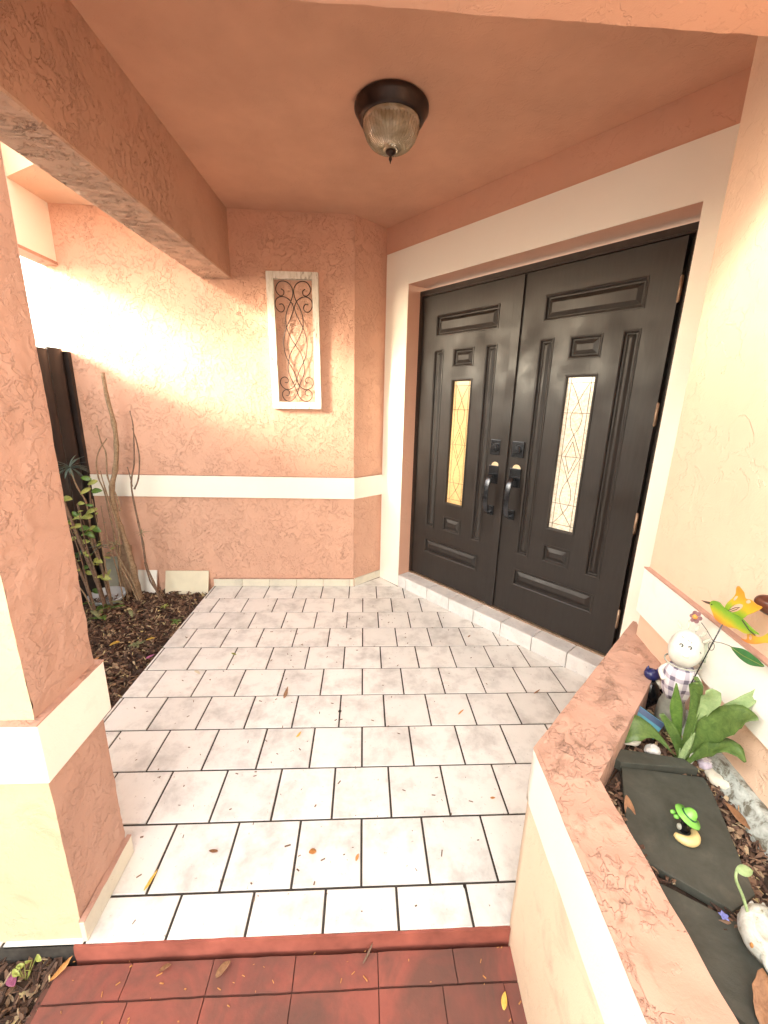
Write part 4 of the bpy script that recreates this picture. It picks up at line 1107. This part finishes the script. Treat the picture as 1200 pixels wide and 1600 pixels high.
for s_ in (-1, 1):
    mb = MB(); b0 = Vector((0, 0, .19)); mb.tube(spline([b0 + sdv * s_ * .026, b0 + sdv * s_ * .042 + toc * .012 + Vector((0, 0, -.025)), b0 + sdv * s_ * .03 + toc * .028 + Vector((0, 0, -.05))], 5), .0065, 8); mb.build('arm', m_porc, fg, smooth=True)
for u, v in ((-.022, .040), (-.010, .047), (.004, .050), (.018, .045), (-.030, .028)):
    mb = MB(); leaf_shape(mb, onhead(u, v), toc * .4 + upv_ + sdv * (u * 30), .022, .009, up=tuple(toc), curl=.4, n=4); thicken(mb.build('hair_tuft', m_greyp, fg, smooth=True), .001)
m_leafw = simple('pale_sage_wing', (.48, .52, .42), .5, .15, 30)
for s_, L in ((-1, .075), (-1.35, .055)):
    mb = MB(); leaf_shape(mb, hc + sdv * s_ * .030 - toc * .02 + Vector((0, 0, -.02)), Vector((0, 0, 1)) + sdv * s_ * .35, L, .026, up=tuple(toc), curl=.2); thicken(mb.build('wing', m_leafw, fg, smooth=True), .0015)

# black and blue small animal figurine beside it
bf = empty('cat_figurine', (.858, -1.893, .50), label='small glossy black animal figurine with a dark blue top tucked behind the planter rim', cat='figurine')
m_blk = simple('glossy_black_ceramic', (.010, .010, .012), .18, .2, 20); m_navy = simple('navy_blue_glaze', (.02, .025, .11), .2, .2, 20)
mb = MB(); mb.lathe([(.026, 0), (.030, .02), (.028, .05), (.022, .075), (.010, .085)], (0, 0, 0), 24); mb.disp(.003, 40); mb.build('body', m_blk, bf, smooth=True)
mb = MB(); mb.ball((.002, .004, .098), .022, .020, .018, 20); mb.build('head', m_navy, bf, smooth=True)
for s_ in (-1, 1):
    mb = MB(); mb.lathe([(.007, 0), (.005, .008), (.0008, .016)], (.002 + s_ * .011, .004 - s_ * .006, .108), 10); mb.build('ear', m_navy, bf, smooth=True)
mb = MB(); mb.ball((.018, -.006, .070), .012, .012, .016, 14); mb.build('white_chest', m_porc, bf, smooth=True)
mb = MB(); mb.tube(spline([(.02, -.01, .01), (.035, -.02, .02), (.036, -.012, .045), (.026, 0, .055)], 5), .005, 8); mb.build('tail', m_blk, bf, smooth=True)

# blue box leaning at the planter wall
bb = empty('blue_box', (.772, -2.005, .535), rot=(radians(-32), radians(22), radians(-40)), label='flat teal blue box leaning against the inner planter wall', cat='box')
mb = MB(); mb.box(-.034, .034, -.010, .010, -.026, .026); mb.build('box_body', simple('teal_blue_card', (.05, .24, .33), .45, .12, 30), bb, bevel=.0015)
mb = MB(); mb.box(-.034, .034, -.0112, -.0102, .010, .0245); mb.build('dark_stripe', simple('dark_blue_print', (.03, .06, .14), .45, .1, 30), bb)

# green hatted figurine on the slate
gf = empty('hat_figurine', (.660, -2.287, .5175), label='tiny dark figurine with a lime green hat beside a curved cream shell on the slate', cat='figurine')
m_lime = simple('lime_green_glaze', (.20, .52, .09), .18, .12, 40); m_cream_g = simple('cream_glaze', (.72, .56, .26), .25, .08, 40)
mb = MB(); mb.lathe([(.008, 0), (.010, .006), (.007, .014), (.006, .020), (.008, .026), (.010, .032), (.006, .038)], (.003, .004, 0), 18); mb.build('body', m_blk, gf, smooth=True)
hax = Vector((.45, -.15, 1)).normalized(); A4 = Vector((0, 0, 1)).rotation_difference(hax).to_matrix()
mb = MB(); mb.lathe([(.006, -.002), (.0235, -.001), (.0250, .001), (.0235, .0035), (.0135, .0065), (.0115, .011), (.0095, .017), (.0055, .021), (.001, .0225)], (.004, .004, .036), 32, tuple(hax)); mb.build('hat', m_lime, gf, smooth=True)
mb = MB(); mb.lathe([(.0132, .0060), (.0148, .0068), (.0135, .0088), (.012, .0088)], (.004, .004, .036), 32, tuple(hax)); mb.build('hat_ribbon', simple('dark_green_ribbon', (.02, .10, .04), .4), gf, smooth=True)
for s_ in (-1, 1):
    mb = MB(); mb.ball((-.016, .012 + s_ * .005, .034), .0058, .0045, .0045, 10); mb.build('bow', m_lime, gf, smooth=True)
mb = MB(); pts = []; rr = []
for k in range(15):
    a = -2.35 + k * 3.0 / 14 * .95 - .15
    pts.append(Vector((-.004 + .022 * cos(a + .0), -.004 + .022 * sin(a), .0085))); rr.append(.0095 * (sin(pi * (k + 1) / 16) ** .4))
pts = [Matrix.Rotation(radians(-20), 3, 'Z') @ p for p in pts]
mb.tube(pts, rr, 14); mb.build('curved_shell', m_cream_g, gf, smooth=True)
mb = MB(); mb.ball((-.004, .006, .008), .006, .006, .007, 10); mb.build('foot', m_greyp, gf, smooth=True)

# white ring pot with sprouts, lower right
ep = empty('white_pot', (.650, -2.468, .508), label='weathered white animal shaped pot with sprouting green leaves at the lower right', cat='pot')
m_pot = NT('weathered_white_glaze'); pn = m_pot.noise(m_pot.tc.outputs['Object'], 45, 6, .7, .6)
m_pot = m_pot.set(m_pot.ramp(pn, [(.32, (.18, .14, .07)), (.42, (.46, .46, .40)), (.6, (.62, .64, .60))]), .4, m_pot.bump(pn, .4, .002))
mb = MB(); mb.lathe([(.022, 0), (.034, .010), (.041, .028), (.038, .046), (.030, .055), (.024, .054), (.020, .048), (.004, .046)], (.012, 0, 0), 32, (-.15, -.1, 1)); mb.disp(.0015, 60)
mb.build('pot_body', m_pot, ep, smooth=True)
for k in range(7):
    a = 1.0 + k * .5; mb = MB(); mb.tube([Vector((.012 + .036 * cos(a + j * .05), .036 * sin(a + j * .05), .018 + .010 * j)) for j in range(4)], [.003, .005, .005, .002], 8); mb.build('rib', m_pot, ep, smooth=True)
mb = MB(); mb.tube(spline([(-.015, -.018, .030), (-.022, -.036, .026), (-.012, -.056, .018), (.010, -.074, .010), (.035, -.088, .006)], 6), [.010] * 9 + [.009] * 8 + [.007] * 8, 12); mb.build('trunk_spout', m_pot, ep, smooth=True)
mb = MB(); mb.ball((-.026, -.010, .030), .008, .004, .008, 12); mb.build('rusty_eye', m_dead_o, ep, smooth=True)
mb = MB(); mb.tube(spline([(-.012, .02, .045), (-.022, .028, .075), (-.036, .034, .105), (-.032, .040, .118)], 5), [.0024] * 10 + [.002] * 6, 8); mb.build('sprout_stalk', m_leaf_p, ep, smooth=True)
mb = MB(); leaf_shape(mb, (-.034, .039, .117), (.9, -.1, .1), .030, .018, up=(-.3, -.5, .8), curl=.25, fold=.1); thicken(mb.build('sprout_leaf', m_leaf_p, ep, smooth=True))
for k, (dx, dy, dz, L) in enumerate([(.35, .2, .9, .06), (.9, .1, .6, .06), (.7, .5, .5, .06), (.2, -.1, 1, .045), (1, -.3, .4, .05), (.55, .3, .8, .07)]):
    mb = MB(); leaf_shape(mb, (.012, .006, .05), (dx, dy, dz), L, .019, up=(-.5, -.5, .6), curl=.25, fold=.5); thicken(mb.build('sprout_leaf', m_leaf_p if k % 2 else m_leaf_b, ep, smooth=True))

fl_ = empty('blue_flower', (.622, -2.428, .516), label='tiny violet blue flower lying beside the white pot', cat='flower')
for k in range(5):
    a = k * 2 * pi / 5; mb = MB(); leaf_shape(mb, (0, 0, 0), (cos(a), sin(a), .5), .0085, .007, n=4, curl=.2); thicken(mb.build('petal', simple('violet_blue_petal', (.20, .22, .55), .6), fl_, smooth=True), .0004)

dead_leaf(.590, -2.530, .512, .068, m_dead, 'large dry brown leaf on the near slate, below the white pot', .35, .9, .45, 'dead leaves in the planter')
dead_leaf(.80, -2.26, .512, .05, m_dead, 'brown leaf on the bark to the right of the slate', .4, 2.0, .5, 'dead leaves in the planter')
dead_leaf(.578, -2.235, .506, .045, m_dead, 'reddish brown leaf wedged between the slate and the planter wall', .5, 1.3, .5, 'dead leaves in the planter')
dead_leaf(.845, -2.235, .512, .045, m_dead_o, 'tan leaf against the peeling strip on the right', .3, .4, .5, 'dead leaves in the planter')

# ------------------------------------------------------------------ hummingbird garden stake
def flat_shape(name, outlines, thick, mat, parent, place):
    """2-D outline (with holes) given real thickness"""
    cu = bpy.data.curves.new(name, 'CURVE'); cu.dimensions = '2D'; cu.fill_mode = 'BOTH'; cu.extrude = thick / 2
    for pts in outlines:
        sp_ = cu.splines.new('POLY'); sp_.points.add(len(pts) - 1); sp_.use_cyclic_u = True
        for i, p in enumerate(pts): sp_.points[i].co = (p[0], p[1], 0, 1)
    o = bpy.data.objects.new(name, cu); COL.objects.link(o)
    dg = bpy.context.evaluated_depsgraph_get(); me = bpy.data.meshes.new_from_object(o.evaluated_get(dg)); bpy.data.objects.remove(o); bpy.data.curves.remove(cu)
    me.materials.clear(); me.materials.append(mat); o = bpy.data.objects.new(name, me); COL.objects.link(o); o.parent = parent
    for v in me.vertices: v.co = place(v.co)
    return o
def smooth_loop(pts, n=5):
    P_ = [Vector((a, c, 0)) for a, c in pts]; m_ = len(P_); out = []
    for i in range(m_):
        p0, p1, p2, p3 = P_[i - 1], P_[i], P_[(i + 1) % m_], P_[(i + 2) % m_]
        for k in range(n):
            t = k / n; q_ = .5 * ((2 * p1) + (p2 - p0) * t + (2 * p0 - 5 * p1 + 4 * p2 - p3) * t * t + (3 * p1 - p0 - 3 * p2 + p3) * t ** 3); out.append((q_.x, q_.y))
    return out
def grad(name, stops, ax, k, off, rough=.3):
    t = NT(name); s_ = t.n('ShaderNodeSeparateXYZ'); t.l(t.tc.outputs['Object'], s_.inputs[0])
    v = t.math('ADD', t.math('MULTIPLY', s_.outputs[0], ax[0] * k), t.math('ADD', t.math('MULTIPLY', s_.outputs[1], ax[1] * k), t.math('MULTIPLY', s_.outputs[2], ax[2] * k)))
    v = t.math('ADD', v, t.math('MULTIPLY', t.math('SUBTRACT', t.noise(t.tc.outputs['Object'], 50, 3), .5), .25)); v = t.math('ADD', v, off)
    return t.set(t.ramp(v, stops), rough)
hb_o = Vector((.838, -2.075, .50))
hb = empty('hummingbird_stake', hb_o, label='painted metal hummingbird garden stake in green, yellow and orange on a wire stem', cat='garden stake')
# the ornament is flat sheet metal standing parallel to the right wall, 5 cm in front of it

def HB(X, Y, off=.05):
    """outline units -> local metres on the ornament's plane (run along the wall, height)"""
    a, c = X / 8 - 54, Y / 8 - 42
    t = .372 + .001857 * a + .000333 * c; z = .897 + .00097 * a - .00132 * c
    p = RWp(t, off); return Vector((p[0], p[1], z)) - hb_o
def plc(off): return lambda co: HB(co[0], -co[1], off + co[2])
def fl2(pts, n=5): return [(x, -y_) for x, y_ in smooth_loop(pts, n)]
m_body = grad('painted_bird_body', [(.0, (.62, .22, .02)), (.25, (.55, .45, .02)), (.55, (.22, .42, .02)), (.9, (.07, .24, .02))], (0, 0, 1), 20, -7.65)
m_wing = grad('painted_bird_wing', [(.0, (.10, .28, .02)), (.35, (.30, .42, .02)), (.6, (.68, .42, .02)), (1, (.70, .25, .02))], (0, 0, 1), 14, -5.67)
m_tail = grad('painted_bird_tail', [(.0, (.62, .20, .03)), (.5, (.66, .42, .03)), (1, (.42, .45, .04))], (0, 0, 1), 16, -6.0)
m_gleaf = simple('painted_green_leaf', (.03, .17, .04), .35, .3, 40)
flat_shape('wing', [fl2([(745, 440), (770, 370), (830, 310), (865, 250), (868, 175), (890, 150), (930, 200), (960, 245), (978, 315), (1040, 335), (1100, 395), (1160, 430), (1125, 470), (1070, 505), (1010, 535), (960, 580), (880, 570), (800, 515)]), fl2([(835, 322), (860, 285), (893, 288), (880, 322), (852, 342)]), fl2([(785, 492), (830, 420), (900, 388), (958, 402), (940, 452), (880, 490), (822, 502)]), fl2([(985, 352), (1020, 335), (1045, 365), (1020, 385), (990, 375)])], .0015, m_wing, hb, plc(.053))
flat_shape('body', [fl2([(575, 360), (620, 338), (680, 360), (725, 412), (770, 455), (850, 505), (960, 565), (1040, 645), (1110, 715), (1165, 765), (1110, 760), (1040, 770), (1000, 755), (930, 718), (830, 700), (730, 655), (655, 595), (605, 490), (578, 425)])], .004, m_body, hb, plc(.057))
flat_shape('tail', [fl2([(1010, 735), (1060, 755), (1110, 795), (1170, 785), (1290, 700), (1290, 850), (1200, 862), (1120, 888), (1050, 892), (990, 872), (943, 836), (1000, 845), (1012, 815)]), fl2([(1040, 778), (1064, 800), (1060, 838), (1036, 843), (1024, 810)])], .0015, m_tail, hb, plc(.050))
flat_shape('beak', [[(428, -328), (575, -360), (577, -400), (500, -372)]], .003, simple('dark_brown_beak', (.07, .03, .02), .4), hb, plc(.056))
mb = MB(); mb.ball(HB(607, 395, .0605), .0016, .0016, .0016, 10); mb.build('eye', m_dark, hb, smooth=True)
mb = MB(); mb.tube([HB(1000 + 0, 600, .0605), HB(1080, 720, .0605), HB(1150, 780, .0605)], .0011, 5); mb.tube([HB(800, 480, .056), HB(880, 440, .056), HB(935, 435, .056), HB(900, 462, .056), HB(830, 490, .056)], .0008, 5); mb.build('painted_lines', m_dark, hb)
mb = MB(); bt = HB(720, 660, .052); lo = HB(465, 1240, .050); dlt = (lo - bt); end = bt + dlt * ((bt.z + .02) / (bt.z - lo.z)); mb.tube([bt, lo, end], .0016, 6); mb.build('stake_rod', m_metal_black, hb, smooth=True)
mb = MB(); mb.tube([HB(565 + 43 * cos(a), 990 + 60 * sin(a), .0485) for a in [2 * pi * k / 20 for k in range(21)]], .0007, 5, cap=False)
mb.tube(spline([HB(600, 920, .05), HB(700, 925, .05), HB(790, 945, .05), HB(850, 967, .05)], 4), .0008, 5); mb.tube([HB(600, 920, .05), HB(500, 770, .05), HB(410, 660, .05)], .0008, 5); mb.build('curled_wire', m_metal_black, hb, smooth=True)
flat_shape('metal_leaf', [fl2([(850, 967), (900, 960), (1000, 972), (1110, 1040), (1215, 1140), (1150, 1160), (1060, 1155), (960, 1100), (880, 1020)])], .0012, m_gleaf, hb, plc(.052))
mb = MB(); mb.tube([HB(850, 967, .0535), HB(1000, 1055, .0535), HB(1215, 1142, .0535)], .0006, 5); mb.build('leaf_vein', m_leaf_y, hb)
m_pet = simple('mauve_painted_petal', (.30, .16, .18), .4, .25, 60); m_ctr = simple('orange_flower_centre', (.65, .30, .06), .4, .2, 90)
for k in range(6):
    a = k * pi / 3 + .3; cx_, cy_ = 345 + 62 * cos(a), 580 + 66 * sin(a)
    flat_shape('petal', [fl2([(cx_ + 36 * cos(b_), cy_ + 33 * sin(b_)) for b_ in [2 * pi * j / 7 for j in range(7)]], 3)], .0012, m_pet, hb, plc(.0535 + .0004 * k))
mb = MB(); mb.ball(HB(348, 578, .056), .0065, .0065, .0065, 14); mb.disp(.0008, 500); mb.build('flower_centre', m_ctr, hb, smooth=True)

orn = empty('wall_ornament', Vector((*RWp(.525, .0), .965)), label='glossy dark brown rounded ornament on the wall behind the hummingbird wing', cat='ornament')
m_brown = simple('glossy_brown_glaze', (.10, .035, .022), .12, .35, 30, .0006)
mb = MB(); mb.ball(Vector((RN.x, RN.y, 0)) * .022, .018, .034, .021, 28); mb.build('ornament_body', m_brown, orn, smooth=True)
mb = MB(); mb.tube([Vector((RN.x, RN.y, 0)) * -.002, Vector((RN.x, RN.y, 0)) * .012], .006, 10); mb.build('mount', m_metal_black, orn, smooth=True)

# ------------------------------------------------------------------ added house shape, unseen left of the frame, blocking sun from the porch front
m_far = stucco('sun_blocker_stucco', (.55, .50, .42), .1, 5)
nh = empty('sun_blocker_house', (-5, -8, 0), label='added house shape out of view on the left, keeping sun off the porch front', cat='house')
mb = MB(); mb.box(-6.2, -3.8, -14, -3.1, -.12, 3.9); mb.build('wall', m_far, nh, world=True)
mb = MB(); mb.prism([(-6.4, -14.2), (-3.6, -14.2), (-3.6, -2.95), (-6.4, -2.95)], 3.9, 4.05); mb.build('roof', simple('sun_blocker_roof', (.25, .14, .10), .8), nh, world=True)
for y_ in (-12.2, -9.2, -6.2):
    for z_ in (.9,):
        mb = MB(); mb.box(-3.802, -3.77, y_, y_ + 1.2, z_, z_ + 1.1); f_ = mb.build('window', m_trim, nh, world=True)
        mb = MB(); mb.box(-3.771, -3.765, y_ + .06, y_ + 1.14, z_ + .06, z_ + 1.04); g_ = mb.build('pane', simple('dark_window_glass', (.05, .06, .07), .1), f_); g_.data.transform(Matrix.Translation(-Vector(nh.location)))
